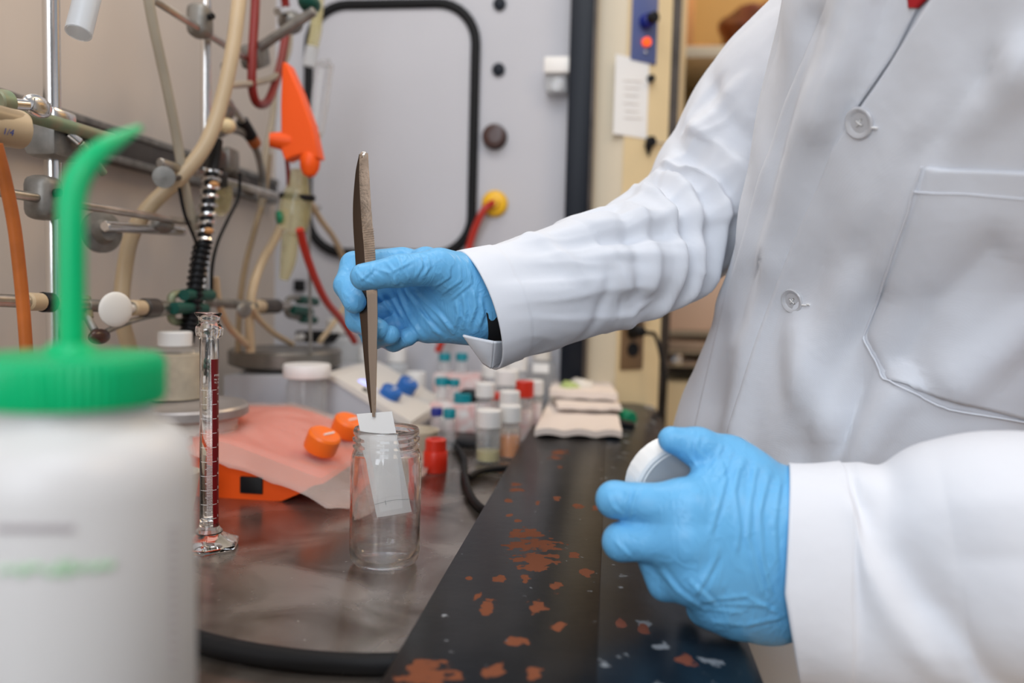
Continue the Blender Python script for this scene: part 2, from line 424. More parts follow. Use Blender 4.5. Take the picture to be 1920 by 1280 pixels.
# ============================================================ SETTING
TOP = ZB + 1.05
mb = MB(); mb.box((-.62, .36, ZB + .45), (.04, 2.1, 1.2)); structure('wall_left', mb, 'beige_wall')
mb = MB(); mb.box((-.353, 1.385, ZB + .52), (.544, .03, 1.06)); wall_end = structure('wall_end', mb, 'grey_panel')
mb = MB(); mb.box((1.0, 1.5, -.01), (6, 6, .02)); structure('floor', mb, 'floor')
mb = MB(); mb.box((1.6, 3.2, 1.3), (4.0, .06, 2.6)); structure('wall_back', mb, 'pale_cream')

mb = MB(); mb.box((.6, -2.4, 1.3), (5.0, .06, 2.6)); structure('reflection_wall', mb, 'tan_far')  # unseen wall added behind the camera for dark reflections in the tweezers
# worktop and sill
t = thing('worktop', (-.30, .5, 0), 'stained stainless steel worktop inside the fume hood, under the glass jar', 'worktop')
mb = MB(); mb.box((-.29, .42, ZB - .01), (.62, 1.9, .02), bev=.003); mb.build('steel_sheet', 'steel_top', t)
mb = MB(); mb.box((-.27, .42, ZB / 2 - .012), (.58, 1.86, ZB - .024)); mb.build('base_cabinet', 'cream', t)

SZ = ZB + .018
t = thing('airfoil_sill', (0, 0, SZ), 'black painted metal sill with worn rust orange patches along the front of the hood', 'sill')
def spot(px, py, rx, ry):
    p = onZ(px, py, SZ); d = (CMI @ p).z * -1
    q = onZ(px, py + ry, SZ); return (p.x, p.y, rx * d / F, abs(q.y - p.y) + .0008)
S = [spot(*a) for a in [(985, 1000, 34, 9), (1010, 1020, 40, 12), (975, 1022, 26, 8), (1005, 1048, 46, 12), (1000, 1063, 30, 8), (1098, 1072, 14, 9),
     (938, 1084, 14, 8), (985, 1085, 8, 7), (1012, 1137, 20, 10), (1045, 1175, 14, 9), (968, 1202, 20, 9), (800, 1262, 52, 22), (915, 1140, 14, 16),
     (895, 1118, 8, 6), (966, 908, 9, 3), (969, 918, 13, 4), (1045, 933, 9, 4), (1084, 948, 10, 4), (1117, 952, 8, 5), (952, 938, 8, 3), (1008, 943, 5, 3),
     (1048, 848, 16, 5), (1040, 858, 14, 3), (970, 976, 6, 3), (955, 966, 5, 3), (1075, 1040, 10, 5), (1040, 1100, 12, 8), (1000, 1262, 14, 12), (925, 1255, 20, 14), (878, 1083, 7, 5), (1049, 876, 5, 2)]]
M['sill_in'] = paint_spots('worn_black_paint', (.0055, .0055, .006), .30, S, (.18, .055, .023), .70, (.40, .42, .44), .7, 95)
S2 = [spot(*a) for a in [(1165, 1165, 9, 8), (1207, 1170, 10, 8), (1285, 1222, 18, 8), (1190, 870, 8, 3)]]
M['sill_out'] = paint_spots('scuffed_black_blue_sheen', (.004, .008, .014), .30, S2, (.16, .05, .03), .635, (.30, .34, .38), .6, 62)  # blue reflection on the black nose is put into its base colour
y0, y1 = -.25, 1.40
mb = MB(); mb.box((-.0515, (y0 + y1) / 2, SZ - .004), (.103, y1 - y0, .008), bev=.0015); mb.build('inner_flange', 'sill_in', t)
mb = MB(); mb.prism([(-.0005, SZ - .0002), (.045, SZ - .004), (.078, SZ - .011), (.088, SZ - .019), (.088, SZ - .06), (.083, SZ - .06), (.083, SZ - .021), (.074, SZ - .015), (.04, SZ - .010), (-.0005, SZ - .006)], y0, y1)
mb.build('outer_nose', 'sill_out', t, smooth=50)
for yy in (0.0, .62, 1.3):
    MB().box((-.02, yy, ZB + .005), (.03, .03, .0102)).build('spacer', 'black', t)

# sash frame, jamb post
t = thing('sash_frame', (-.058, 1.37, ZB), 'tall black sash channel between the grey hood end wall and the cream post', 'frame')
MB().box((-.060, 1.345, ZB + .53), (.042, .05, 1.06), bev=.003).build('channel', 'navy', t)
MB().box((-.0405, 1.335, ZB + .53), (.006, .04, 1.06), bev=.002).build('seal_strip', 'dark_metal', t)
t = thing('hood_post', (.02, 1.40, 0), 'cream painted hood side post with switch plate, note and outlet', 'post')
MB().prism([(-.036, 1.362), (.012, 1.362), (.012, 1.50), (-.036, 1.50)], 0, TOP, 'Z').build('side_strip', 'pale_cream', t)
p0, p1 = Vector((.012, 1.358, 0)), Vector((.088, 1.418, 0))
MB().prism([(p0.x, p0.y), (p1.x, p1.y), (.088, 1.52), (.0125, 1.52)], 0, TOP, 'Z').build('face_panel', 'cream', t)
ax = (p1 - p0).normalized(); nrm = Vector((ax.y, -ax.x, 0))
def onpost(px, py, off=0.0):
    o, v = ray(px, py); q = p0 + nrm * off
    k = (q - o).dot(nrm) / v.dot(nrm); return o + v * k
PR = Matrix((ax, nrm, Vector((0, 0, 1)))).transposed()
def postbox(x0, y0_, x1, y1_, th, name, m, parent=None, bev=.001, lift=0.0):
    a = onpost(x0, (y0_ + y1_) / 2, lift); b = onpost(x1, (y0_ + y1_) / 2, lift); c = onpost((x0 + x1) / 2, y0_, lift); d = onpost((x0 + x1) / 2, y1_, lift)
    ce = (a + b) / 2; ce.z = (c.z + d.z) / 2; ce += nrm * th / 2
    mb = MB().box(ce, ((b - a).length, th, abs(c.z - d.z)), rot=PR, bev=bev)
    return mb.build(name, m, parent)
def posttube(px, py, r, h, name, m, parent, lift=0):
    c = onpost(px, py, lift); return MB().cyl(c, c + nrm * h, r).build(name, m, parent)
t = thing('switch_plate', onpost(1208, 115), 'blue switch plate with black knob and glowing orange pilot lamp on the cream post', 'switch')
postbox(1184, -40, 1231, 118, .003, 'plate', 'switch_blue', t)
posttube(1208, 42, .012, .018, 'knob_skirt', 'dblue', t, .003)
k = posttube(1212, 38, .009, .024, 'knob', 'black', t, .010)
posttube(1209, 80, .007, .009, 'pilot_lamp', 'pilot', t, .003)
posttube(1209, 98, .003, .004, 'screw', 'chrome', t, .003)
t = postbox(1152, 108, 1214, 256, .0012, 'paper_note', 'white', None, 0); props(t, 'faintly written white paper note taped to the cream post under the blue switch plate', 'note')
mb = MB()
for i in range(6):
    yy = 150 + i * 14 + random.random() * 4
    a = onpost(1168 + random.random() * 5, yy, .0016); b = onpost(1196 + random.random() * 10, yy + 2, .0016); mb.tube([a, b], .0005, 5)
mb.build('handwriting', 'ink_note', t)
t = thing('outlet', onpost(1190, 690), 'brown double outlet on the cream post with a black plug', 'outlet')
postbox(1163, 598, 1204, 692, .004, 'plate', 'brownplate', t)
posttube(1186, 655, .012, .003, 'socket', 'black', t, .004)
posttube(1186, 622, .012, .003, 'socket', 'black', t, .004)
t = postbox(1164, 574, 1208, 602, .014, 'adapter', 'white_cap', None, .003); props(t, 'small white plastic box stuck on the post above the outlet', 'box')
t = thing('appliance_lead', onpost(1186, 620), 'black plug and cord hanging from the outlet on the cream post', 'cord')
c = onpost(1186, 620, .0075); MB().cyl(c, c + nrm * .026, .012, r2=.009).build('plug', 'black', t)
e = c + nrm * .026
MB().tube([c + nrm * .024, e + Vector((.012, -.004, -.002)), onY(1228, 628, 1.36), onY(1238, 660, 1.35), onY(1246, 720, 1.35), onY(1240, 768, 1.36), onY(1225, 900, 1.38)], .0035, 10).build('cable', 'rubber', t)
for (yy, lab) in ((148, 'small dark hook on the cream post, beside the paper note'), (266, 'black clip knob at the lower corner of the paper note')):
    t = thing('post_hook', onpost(1217, yy), lab, 'hook')
    posttube(1217, yy, .006 if yy < 200 else .009, .010, 'knob', 'black', t)
    if yy > 200:
        a = onpost(1217, yy, .006); MB().tube([a, a + ax * .035 + nrm * .004], .002, 8).build('pin', 'chrome', t)
        MB().lathe([(0, 0), (.008, .002), (.001, .022), (0, .022)], 10, a + Vector((0, 0, -.002)), (0, 0, -1)).build('hanging_tip', 'black', t)
    else:
        a = onpost(1217, yy, .009); MB().tube([a, a + nrm * .006 + Vector((0, 0, -.006)), a + nrm * .010], .002, 8).build('hook_tip', 'black', t)

# ---- fittings on the grey end wall
WY = 1.369
def ew(px, py, off=0.0): return onY(px, py, WY - off)
t = thing('access_panel', ew(728, 490), 'pale rounded access panel framed by a black rubber gasket on the hood end wall', 'panel')
a = ew(578, 8); b = ew(888, 484)
# rounded rectangle in X-Z
x0, x1, zt, zb = a.x + .004, b.x - .004, a.z - .004, b.z + .004
def rrect(x0, x1, z0, z1, r, n=8):
    out = []
    for (cx, cz, a0) in ((x1 - r, z1 - r, 0), (x0 + r, z1 - r, 90), (x0 + r, z0 + r, 180), (x1 - r, z0 + r, 270)):
        for k in range(n + 1):
            an = math.radians(a0 + 90 * k / n); out.append((cx + r * math.cos(an), cz + r * math.sin(an)))
    return out
R = rrect(x0, x1, zb, zt, .068)
MB().prism(R, WY - .004, WY + .001).build('panel_sheet', 'grey_panel', t)
pts = [Vector((x, WY - .006, z)) for x, z in R]; mb = MB(); m_ = len(pts); S_ = 12; vs = []
cx = (x0 + x1) / 2; cz = (zb + zt) / 2
for i, p in enumerate(pts):
    tg = (pts[(i + 1) % m_] - pts[i - 1]).normalized(); u = tg.cross(Vector((0, 1, 0)))
    for k in range(S_):
        an = 2 * math.pi * k / S_; vs.append(p + u * (.0085 * math.cos(an)) + Vector((0, 1, 0)) * (.006 * math.sin(an)))
mb.add(vs, [(i * S_ + k, i * S_ + (k + 1) % S_, ((i + 1) % m_) * S_ + (k + 1) % S_, ((i + 1) % m_) * S_ + k) for i in range(m_) for k in range(S_)])
mb.build('gasket', 'rubber', t)
for (px, py, r, m, lab) in ((937, 8, .011, 'navy', 'dark round hole plug at the top of the hood end wall'), (935, 131, .011, 'navy', 'dark round hole plug in the middle of the hood end wall')):
    t = thing('hole_plug', ew(px, py), lab, 'plug', 'dark plugs on the hood end wall')
    c = ew(px, py); MB().cyl(c, c + Vector((0, -.004, 0)), r, 28).build('flange', m, t); MB().sphere(c + Vector((0, -.004, 0)), r * .8, (1, .3, 1)).build('dome', m, t)
t = thing('knob', ew(928, 257), 'glossy dark brown round knob on the hood end wall', 'knob'); c = ew(928, 257)
MB().lathe([(0, 0), (.016, 0), (.019, .004), (.021, .010), (.019, .016), (.012, .018), (0, .017)], 36, c, (0, -1, 0)).build('knob_head', 'brown', t)
MB().cyl(c, c + Vector((0, -.003, 0)), .0215, 32).build('collar', 'black', t)
t = thing('service_port', ew(928, 382), 'yellow round port plug on the hood end wall, holding a red hose', 'plug'); c = ew(928, 382)
MB().lathe([(0, 0), (.021, 0), (.0225, .004), (.019, .009), (.010, .012), (.008, .022), (0, .022)], 36, c, (0, -1, 0)).build('port_cap', 'yellow', t)
mb = MB().tube([c + Vector((0, -.018, 0)), ew(908, 393, .03), ew(890, 430, .03), ew(878, 470, .03), ew(868, 520, .04), ew(845, 600, .05), ew(820, 660, .06)], .0062, 12)
props(mb.build('red_hose', M['tube_red']), 'bright red hose running from the yellow port down behind the gloved hand', 'hose')
bpy.data.objects['red_hose'].name = 'gas_hose'
t = thing('latch', ew(1062, 140), 'white latch block with a clear knob at the right edge of the hood end wall', 'latch')
a = ew(1024, 118); b = ew(1092, 148); MB().box(((a.x + b.x) / 2, WY - .030, (a.z + b.z) / 2), (b.x - a.x, .020, a.z - b.z), bev=.003).build('block', 'white_cap', t)
a = ew(1026, 140); b = ew(1064, 180); MB().box(((a.x + b.x) / 2, WY - .014, (a.z + b.z) / 2), (b.x - a.x, .029, a.z - b.z), bev=.004).build('bracket', 'frost', t)
c = ew(1045, 158, .030); MB().lathe([(0, 0), (.010, 0), (.012, .004), (.010, .010), (0, .009)], 24, c, (0, -1, 0)).build('clear_knob', 'clear', t)
c = ew(1096, 110, .032); MB().sphere(c, .010, (.5, .6, 1.4)).build('catch', 'chrome', t)
c = ew(563, 535); t = MB().box(c + Vector((0, -.004, 0)), (.020, .008, .020), bev=.002).build('wall_socket', 'black'); props(t, 'small square black fitting low on the hood end wall', 'fitting')

# ---- far room on the right
CY = 2.15
def fy(px, py, y=CY): return onY(px, py, y)
t = thing('shelf_unit', (fy(1380, 400).x, CY + .15, 0), 'warm lit open shelf unit with olive brown back, behind the lab coat sleeve', 'shelf')
xl = .16; xr = 1.25
MB().box(((xl + xr) / 2, CY + .34, 1.73), (xr - xl, .02, .98)).build('back_panel', 'shelfdark', t)
for x in (xl, xr): MB().box((x, CY + .17, 1.73), (.02, .34, .98)).build('side_panel', 'cream', t)
for (py) in (96, 238):
    z = fy(1350, py).z; MB().box(((xl + xr) / 2, CY + .165, z), (xr - xl - .02, .33, .030), bev=.002).build('shelf', 'pale_cream', t)
zs = fy(1350, 96).z + .015
t = thing('carton', (fy(1275, 40).x, CY + .06, zs), 'small brown cardboard carton with a pale label on the upper shelf', 'box')
a = fy(1246, 40); b = fy(1303, 40); MB().box(((a.x + b.x) / 2, CY + .07, zs + .062), (b.x - a.x, .13, .123), bev=.002).build('box', 'card', t)
a = fy(1256, 40); b = fy(1279, 40); MB().box(((a.x + b.x) / 2, CY + .004, zs + .066), (b.x - a.x, .002, .07)).build('paper_label', 'white', t)
a = fy(1303, 60); b = fy(1362, 60)
t = MB().box(((a.x + b.x) / 2, CY + .16, zs + .018), (b.x - a.x, .1, .035), bev=.002).build('flat_carton', 'card'); props(t, 'low tan carton lying between the brown carton and the dark bag', 'box')
mb = MB(); c = fy(1432, 30); mb.sphere((c.x + .02, CY + .13, zs + .075), .1, (1.1, .9, .75), 30, 20)
mb.v = [v + Vector((noise.noise(v * 18), noise.noise(v * 18 + Vector((5, 0, 0))), noise.noise(v * 18 + Vector((0, 9, 0))))) * .022 for v in mb.v]
for v in mb.v: v.z = max(v.z, zs)
t = mb.build('film_bag', 'brownbag', smooth=60); props(t, 'crumpled shiny dark brown bag on the upper shelf, beside the coat shoulder', 'bag')
z2 = fy(1350, 238).z + .015
mb = MB().box((fy(1262, 225).x, CY + .12, z2 + .012), (.11, .16, .024), bev=.002); props(mb.build('folder', 'card'), 'brown folder lying on the second shelf', 'folder')
t = thing('lab_counter', (.5, 2.0, 0), 'cream cabinet with pinkish drawer front and worn counter ledge, behind the coat', 'cabinet')
def cbox(x0, y0_, x1, y1_, Y, dep, name, m, bev=.003):
    a = onY(x0, y0_, Y); b = onY(x1, y1_, Y); MB().box(((a.x + b.x) / 2, Y + dep / 2, (a.z + b.z) / 2), (abs(b.x - a.x), dep, abs(a.z - b.z)), bev=bev).build(name, m, t)
M['peach'] = mat('peach_enamel', (.72, .50, .36), .45); M['tan_ledge'] = mat('worn_tan_edge', (.42, .30, .21), .5, var=.3, vscale=15)
cbox(1240, 470, 1700, 632, 2.0, .3, 'drawer_front', 'peach')
cbox(1232, 640, 1700, 672, 1.97, .35, 'counter_edge', 'tan_ledge')
cbox(1232, 676, 1700, 700, 1.99, .3, 'lower_rail', 'tan_ledge')
cbox(1236, 700, 1700, 716, 2.05, .2, 'gap_shade', 'black', 0)  # solid black strip standing for the shade in the slot
a = onY(1236, 716, 2.0); MB().box((a.x + .4, 2.15, a.z / 2), (.8, .3, a.z), bev=.003).build('cupboard', 'cream', t)
mb = MB()
for i in range(9):
    x = onY(1245 + i * 13, 800, 1.995).x; mb.box((x, 1.996, .45), (.006, .006, .7), bev=.001)
mb.build('door_ribs', 'cream', t)
c = onY(1272, 675, 1.96); MB().lathe([(0, 0), (.012, 0), (.014, .01), (.008, .02), (0, .02)], 20, c + Vector((0, .01, 0)), (0, -1, 0)).build('handle_knob', 'chrome', t)
mb = MB().box((.118, 1.80, .9), (.02, .1, 1.8)); t = mb.build('dark_upright', 'dark_metal'); props(t, 'thin dark vertical strip between the cream post and the cabinet', 'strip')
# ============================================================ THINGS ON THE WORKTOP
def pxr(n, p): return n * -(CMI @ Vector(p)).z / F      # length of n pixels at point p
# ---- glass jar
J = onZ(721, 1054); J.z = ZB + .0002
jar = thing('glass_jar', J, 'open empty clear glass jar with threaded neck, standing on the worktop under the tweezers', 'jar')
pr = [(0, .0045), (.016, .0035), (.021, .005), (.0235, .009), (.0240, .015), (.0240, .078), (.0225, .083), (.0212, .086), (.0210, .092), (.0208, .098), (.0215, .1005),
      (.0232, .1012), (.0241, .0995), (.0240, .0972), (.0226, .0960), (.0225, .0950), (.0246, .0938), (.0246, .0925), (.0226, .0912), (.0225, .0898), (.0245, .0886), (.0244, .0874), (.0232, .0862), (.0250, .0820), (.0258, .077), (.0260, .070), (.0260, .010), (.0250, .004), (.0225, .001), (.019, 0), (.015, .0015), (0, .002)]
pr = [(r, z) for r, z in pr]
MB().lathe(pr, 96, J).build('jar_body', 'glass', jar, smooth=80)
# ---- TLC strip
A, B_, C_, D_ = W(669, 776, .5735), W(735, 771, .5735), W(771, 957, .5900), W(707, 967, .5900)
nn = (B_ - A).cross(D_ - A).normalized() * .00022
strip = thing('paper_strip', (A + B_) / 2, 'white strip with a pencil line, held by the tweezers and hanging inside the glass jar', 'strip')
MB().add([A + nn, B_ + nn, C_ + nn, D_ + nn, A - nn, B_ - nn, C_ - nn, D_ - nn], [(0, 1, 2, 3), (7, 6, 5, 4), (0, 4, 5, 1), (1, 5, 6, 2), (2, 6, 7, 3), (3, 7, 4, 0)]).build('plate', 'white', strip)
def onstrip(u, v, off): # u across, v down
    p = A.lerp(B_, u).lerp(D_.lerp(C_, u), v); n2 = nn.normalized(); 
    if n2.dot(Vector((0, -1, 0))) < 0: n2 = -n2
    return p + n2 * off
MB().tube([onstrip(0.01, .868, .0003), onstrip(.3, .858, .0003), onstrip(.6, .853, .0003), onstrip(.99, .868, .0003)], .00018, 6).tube([onstrip(.33, .84, .0003), onstrip(.33, .885, .0003)], .00016, 6).build('pencil_line', 'pencil', strip)
# ---- tweezers
tw = thing('tweezers', W(684, 300, .571), 'long steel tweezers held upright in the gloved hand, gripping the white strip', 'tweezers')
def blade(ctr, wid, th, name, m, flip=1, low=False):
    P = spline([W(*c) for c in ctr], 10); n = len(P); vs = []; fs = []
    for i, p in enumerate(P):
        t_ = i / (n - 1) * (len(wid) - 1); k = min(int(t_), len(wid) - 2); w_ = (wid[k] + (wid[k + 1] - wid[k]) * (t_ - k)) * .5 * .57 / F
        tg = (P[min(i + 1, n - 1)] - P[max(i - 1, 0)]).normalized()
        side = (CR.to_3x3() @ Vector((.93, 0, .36 * flip))); side = (side - tg * side.dot(tg)).normalized(); nr = tg.cross(side).normalized()
        h = th / 2
        cr_ = (.5 + 1.8 * min(1, i / 12)) if low else .15
        for (a, b) in ((-1, -.35), (-.55, -1 - cr_ * .7), (0, -1 - cr_), (.55, -1 - cr_ * .7), (1, -.35), (1, .5), (0, .8), (-1, .5)):
            vs.append(p + side * (w_ * a) + nr * (h * b))
    fs = [(i * 8 + k, i * 8 + (k + 1) % 8, (i + 1) * 8 + (k + 1) % 8, (i + 1) * 8 + k) for i in range(n - 1) for k in range(8)] + [tuple(range(8)), tuple(range((n - 1) * 8, n * 8))[::-1]]
    return MB().add(vs, fs).build(name, m, tw, smooth=58), P
M['tweezer'] = mat('worn_steel', (.76, .68, .61), .17, metal=1, bump=.10, bscale=500, var=.35, vscale=90)
M['tweezer_shade'] = mat('shaded_steel', (.10, .075, .06), .3, metal=1)  # steel of the rear blade, darkened in colour to stand for shade
M['tweezer_low'] = mat('polished_steel', (.50, .46, .43), .13, metal=1, bump=.05, bscale=300)
b1, P1 = blade([(682, 288, .570), (683, 330, .5698), (687, 400, .569), (694, 480, .569), (698, 556, .570)], [17, 21, 22, 23, 23], .0014, 'front_blade', 'tweezer')
b1, P1 = blade([(698, 548, .5699), (699, 600, .5703), (699, 660, .571), (700, 720, .572), (701, 781, .5728)], [22, 21, 18, 13, 6], .0015, 'front_tip', 'tweezer_low', low=True)
b2, P2 = blade([(681, 290, .5715), (675, 330, .5735), (671, 400, .5765), (675, 480, .579), (680, 560, .5795), (687, 640, .5785), (693, 720, .5765), (699, 779, .5745)], [17, 20, 21, 21, 20, 18, 16, 12, 6], .0014, 'rear_blade', 'tweezer_shade')
MB().sphere(W(682, 291, .5708), .0030, (1, .6, .9), 16, 10).build('joined_end', 'tweezer', tw)
mb = MB()
for i in range(26):
    y = 430 + i * 4.4; mb.tube([W(680 + (y - 430) * .09, y + 1.2, .5698), W(701 + (y - 430) * .06, y - 1.2, .5664)], .00022, 5)
mb.build('grip_serrations', 'tweezer', tw)
# ---- graduated cylinder
G = onZ(392, 1026); G.z = ZB + .0002; Rg = .0069
gc = thing('graduated_cylinder', G, 'slim glass graduated cylinder with a dark red stripe and white scale on a hexagonal foot', 'cylinder')
Hg = onY(385, 586, G.y).z - G.z
ri = Rg - .0012
zb2 = Hg - .0135
prof = [(0, .016), (ri * .7, .0165), (ri, .019), (ri, zb2 - .006), (ri + .0012, zb2 + .001), (ri + .0006, Hg - .004), (ri + .002, Hg - .0006), (ri + .0032, Hg), (Rg + .0023, Hg - .001), (Rg + .0008, Hg - .004), (Rg + .0005, zb2 + .0055), (Rg + .0028, zb2 + .003), (Rg + .0032, zb2), (Rg + .0026, zb2 - .0035), (Rg, zb2 - .006), (Rg, .020), (Rg + .0008, .016), (Rg + .003, .0135), (Rg + .003, .0120), (0, .0120)]
def spout(a, r, z):
    if z > Hg - .006: return 1 + .30 * max(0, math.cos(a)) ** 12 * (z - (Hg - .006)) / .006
    return 1
MB().lathe(prof, 64, G, rfun=spout).build('tube', 'glass2', gc, smooth=60)
def hexr(a, r, z):
    if r < .012: return 1
    q = (a + .2) % (math.pi / 3) - math.pi / 6; return .90 / math.cos(q) * .98
MB().lathe([(0, 0), (.0210, 0), (.0232, .0012), (.0235, .0042), (.0220, .0052), (.0175, .0070), (.0125, .0098), (.0088, .0125), (0, .0125)], 72, G, rfun=hexr).build('foot', 'glass2', gc, smooth=28)
def bend(mbx, r): # x -> arc length, z -> height
    out = MB()
    out.v = []
    for v in mbx.v:
        a = v.x / r; vv = Vector((math.sin(a), -math.cos(a), 0)) * (r + v.y); vv.z = v.z; out.v.append(Matrix.Rotation(cyaw, 3, 'Z') @ vv + G)
    out.f = mbx.f; return out
cyaw = math.atan2(-G.x, G.y) # facing the viewer side of the bench
z0, z1 = onY(388, 985, G.y).z - G.z, onY(388, 672, G.y).z - G.z
mb = MB(); N = 14; vs = []; xa, xb = .0012, .0112
for j in (0, 1):
    for i in range(N + 1):
        vs.append(((xa + (xb - xa) * i / N) + (.0018 if j == 0 else 0), .00008, z1 if j else z0))
mb.add(vs, [(i, i + 1, N + 2 + i, N + 1 + i) for i in range(N)])
bend(mb, Rg).build('red_stripe', 'ink_red', gc)
mb = MB(); zt0, zt1 = onY(388, 968, G.y).z - G.z, onY(388, 729, G.y).z - G.z
for i in range(91):
    z = zt0 + (zt1 - zt0) * i / 90; L = .0100 if i % 10 == 0 else (.0052 if i % 5 == 0 else .0040); xs = -.0068 if i % 10 == 0 else (.0004 - L * .5 - (.0006 if i % 5 == 0 else 0))
    if i % 10 == 0: L = .0125
    n = 6; h = .00013
    vs = [(xs + L * k / n, .00025, z + s_ * h) for s_ in (-1, 1) for k in range(n + 1)]
    mb.add(vs, [(k, k + 1, n + 2 + k, n + 1 + k) for k in range(n)])
bend(mb, Rg).build('scale_marks', 'ink_white', gc)
mb = MB()
def put(txt, x, z, s):
    vs, fs = text_mb(txt, s); mb.add([(x + v.x, .0003, z + v.y) for v in vs], fs)
zz = lambda y: onY(388, y, G.y).z - G.z
put('PYREX', .0036, zz(704), .0023); put('No. 3062', .0036, zz(711), .0018); put('TC 20', .0036, zz(717), .0018); put('10', .0062, zz(728), .0030); put('mL', .0062, zz(738), .0018)
for i in range(1, 10): put(str(10 - i), .0066, zt1 - (zt1 - zt0) * (i) / 9.0 * 1.0 + .001 - .0005, .0030)
bend(mb, Rg).build('scale_numbers', 'ink_white', gc)
# ---- wash bottle
WBc = W(134, 640, .25); WBc.z = ZB + .0002; d = .25
wb = thing('wash_bottle', WBc, 'milky plastic wash bottle with green screw cap and bent green spout, in the near foreground', 'bottle')
rb = .0365; zc0 = onY(134, 752, WBc.y).z - ZB; zc1 = onY(134, 662, WBc.y).z - ZB
zc0 = ZB + .206 - CAMZ + zc0  # same datum
MB().lathe([(0, .001), (rb - .004, 0), (rb, .004), (rb, zc0 - .026), (rb - .0006, zc0 - .020), (rb - .0028, zc0 - .0135), (rb - .007, zc0 - .0090), (rb - .0115, zc0 - .0068), (rb - .013, zc0 - .004), (rb - .013, zc0), (rb - .013, zc0 + .012), (0, zc0 + .012)], 72, WBc).build('bottle_body', 'bottle', wb, smooth=50)
def rib(a, r, z): return 1 + (.012 * (1 if int(a / (2 * math.pi) * 144) % 2 else -1) if .022 < r and zc0 + .001 < z < zc1 - .001 else 0)
MB().lathe([(.022, zc0 + .0005), (.0265, zc0), (.0270, zc0 + .002), (.0270, zc1 - .003), (.0258, zc1 - .0005), (.008, zc1), (.0062, zc1 + .003), (0, zc1 + .003)], 288, WBc, rfun=rib).build('screw_cap', 'green', wb, smooth=30)
MB().tube([WBc + Vector((0, 0, zc1 - .002)), W(134, 560, .25), W(134, 440, .25), W(134, 380, .251), W(148, 330, .254), W(180, 290, .26), W(215, 265, .268), (W(262, 240, .280))], [.0041, .0041, .0041, .0041, .0040, .0036, .0030, .0012], 20, n=10).build('spout_tube', 'green', wb)
mb = MB(); mg = MB()
def bottle_pt(px, py):
    o, v = ray(px, py); o2 = Vector((o.x - WBc.x, o.y - WBc.y)); v2 = Vector((v.x, v.y)); A_ = v2.dot(v2); B2 = o2.dot(v2); Cc = o2.dot(o2) - (rb + .0002) ** 2
    k = (-B2 - math.sqrt(max(B2 * B2 - A_ * Cc, 0))) / A_; return o + v * k
for i in range(15):
    x = -6 + i * 10; mb.tube([bottle_pt(x, 985), bottle_pt(x, 996), bottle_pt(x + 6, 990)], .0004, 5, smooth=False)
for (a, b, c) in ((0, 1072, 1066), (30, 1062, 1075), (55, 1070, 1060), (85, 1066, 1076), (110, 1052, 1078), (135, 1060, 1070), (165, 1058, 1068), (190, 1055, 1064)):
    mg.tube([bottle_pt(a, b), bottle_pt(a + 12, c), bottle_pt(a + 22, b - 3)], .0008, 6)
mb.build('printed_text', 'ink_grey', wb); mg.build('green_writing', 'ink_green', wb)
# scale marks on the shaded side
mb = MB()
for i in range(16): mb.tube([bottle_pt(318, 990 + i * 17), bottle_pt(332, 990 + i * 17)], .0003, 5)
mb.build('volume_marks', 'ink_grey', wb)

# ---- orange hot plate under a plastic bag
def sect(pts, Y): return [(onY(x, y, Y).x, onY(x, y, Y).z) for x, y in pts]
hp = thing('hot_plate', (-.40, .80, ZB), 'bright orange hot plate stirrer under a clear plastic bag, behind the graduated cylinder', 'hot plate')
YN, YF = .700, .905
mb = MB().prism(sect([(190, 816), (385, 820), (430, 832), (602, 897), (607, 906), (570, 914), (430, 868), (380, 858), (190, 856)], YN), YN, YF); mb.build('upper_shell', 'orange', hp, smooth=20)
mb = MB().prism(sect([(200, 850), (380, 858), (560, 905), (604, 902), (560, 927), (522, 943), (200, 945)], YN), YN + .008, YF - .008); mb.build('chassis', 'orange', hp, smooth=20)
a = onY(451, 892, YN + .008); b = onY(493, 926, YN + .008); MB().box(((a.x + b.x) / 2, YN + .0075, (a.z + b.z) / 2), (b.x - a.x, .003, a.z - b.z), bev=.0008).build('port_cover', 'black', hp)
for (x, y) in ((-.325, YN + .02), (-.325, YF - .02), (-.49, YN + .02), (-.49, YF - .02)):
    MB().cyl((x, y, ZB + .0002), (x, y, ZB + .012), .0075, 20).build('foot', 'orange', hp)
def knob(px, py, Y, r, h, m, parent, nv, name='knob'):
    c = onY(px, py, Y); nv = Vector(nv).normalized(); q = nv.to_track_quat('Z', 'Y')
    mb = MB().lathe([(0, -.006), (r * .97, -.006), (r, -.004), (r, h - .002), (r - .002, h), (r * .5, h - .0015), (0, h - .0015)], 40, c, nv); o = mb.build(name, m, parent)
    s = q @ Vector((1, 0, 0)); MB().tube([c + nv * (h - .001) - s * r * .1, c + nv * (h - .001) + s * r * .75], .0012, 8, smooth=False).build('pointer', 'white_cap', o if parent else None)
    return o
nv = Vector((.40, -.16, .9))
knob(603, 832, .745, .0165, .012, 'knob_orange', hp, nv); knob(650, 803, .83, .0165, .012, 'knob_orange', hp, nv)
DC = onZ(343, 757, ZB + .083)
MB().cyl((DC.x, DC.y, ZB + .05), (DC.x, DC.y, ZB + .072), .052, 48).build('column', 'white_body', hp)
MB().lathe([(0, 0), (.058, 0), (.0625, .003), (.0625, .010), (.0605, .0125), (.058, .0125), (.056, .0115), (0, .0115)], 72, (DC.x, DC.y, ZB + .0712)).build('heating_plate', 'alu_plate', hp)
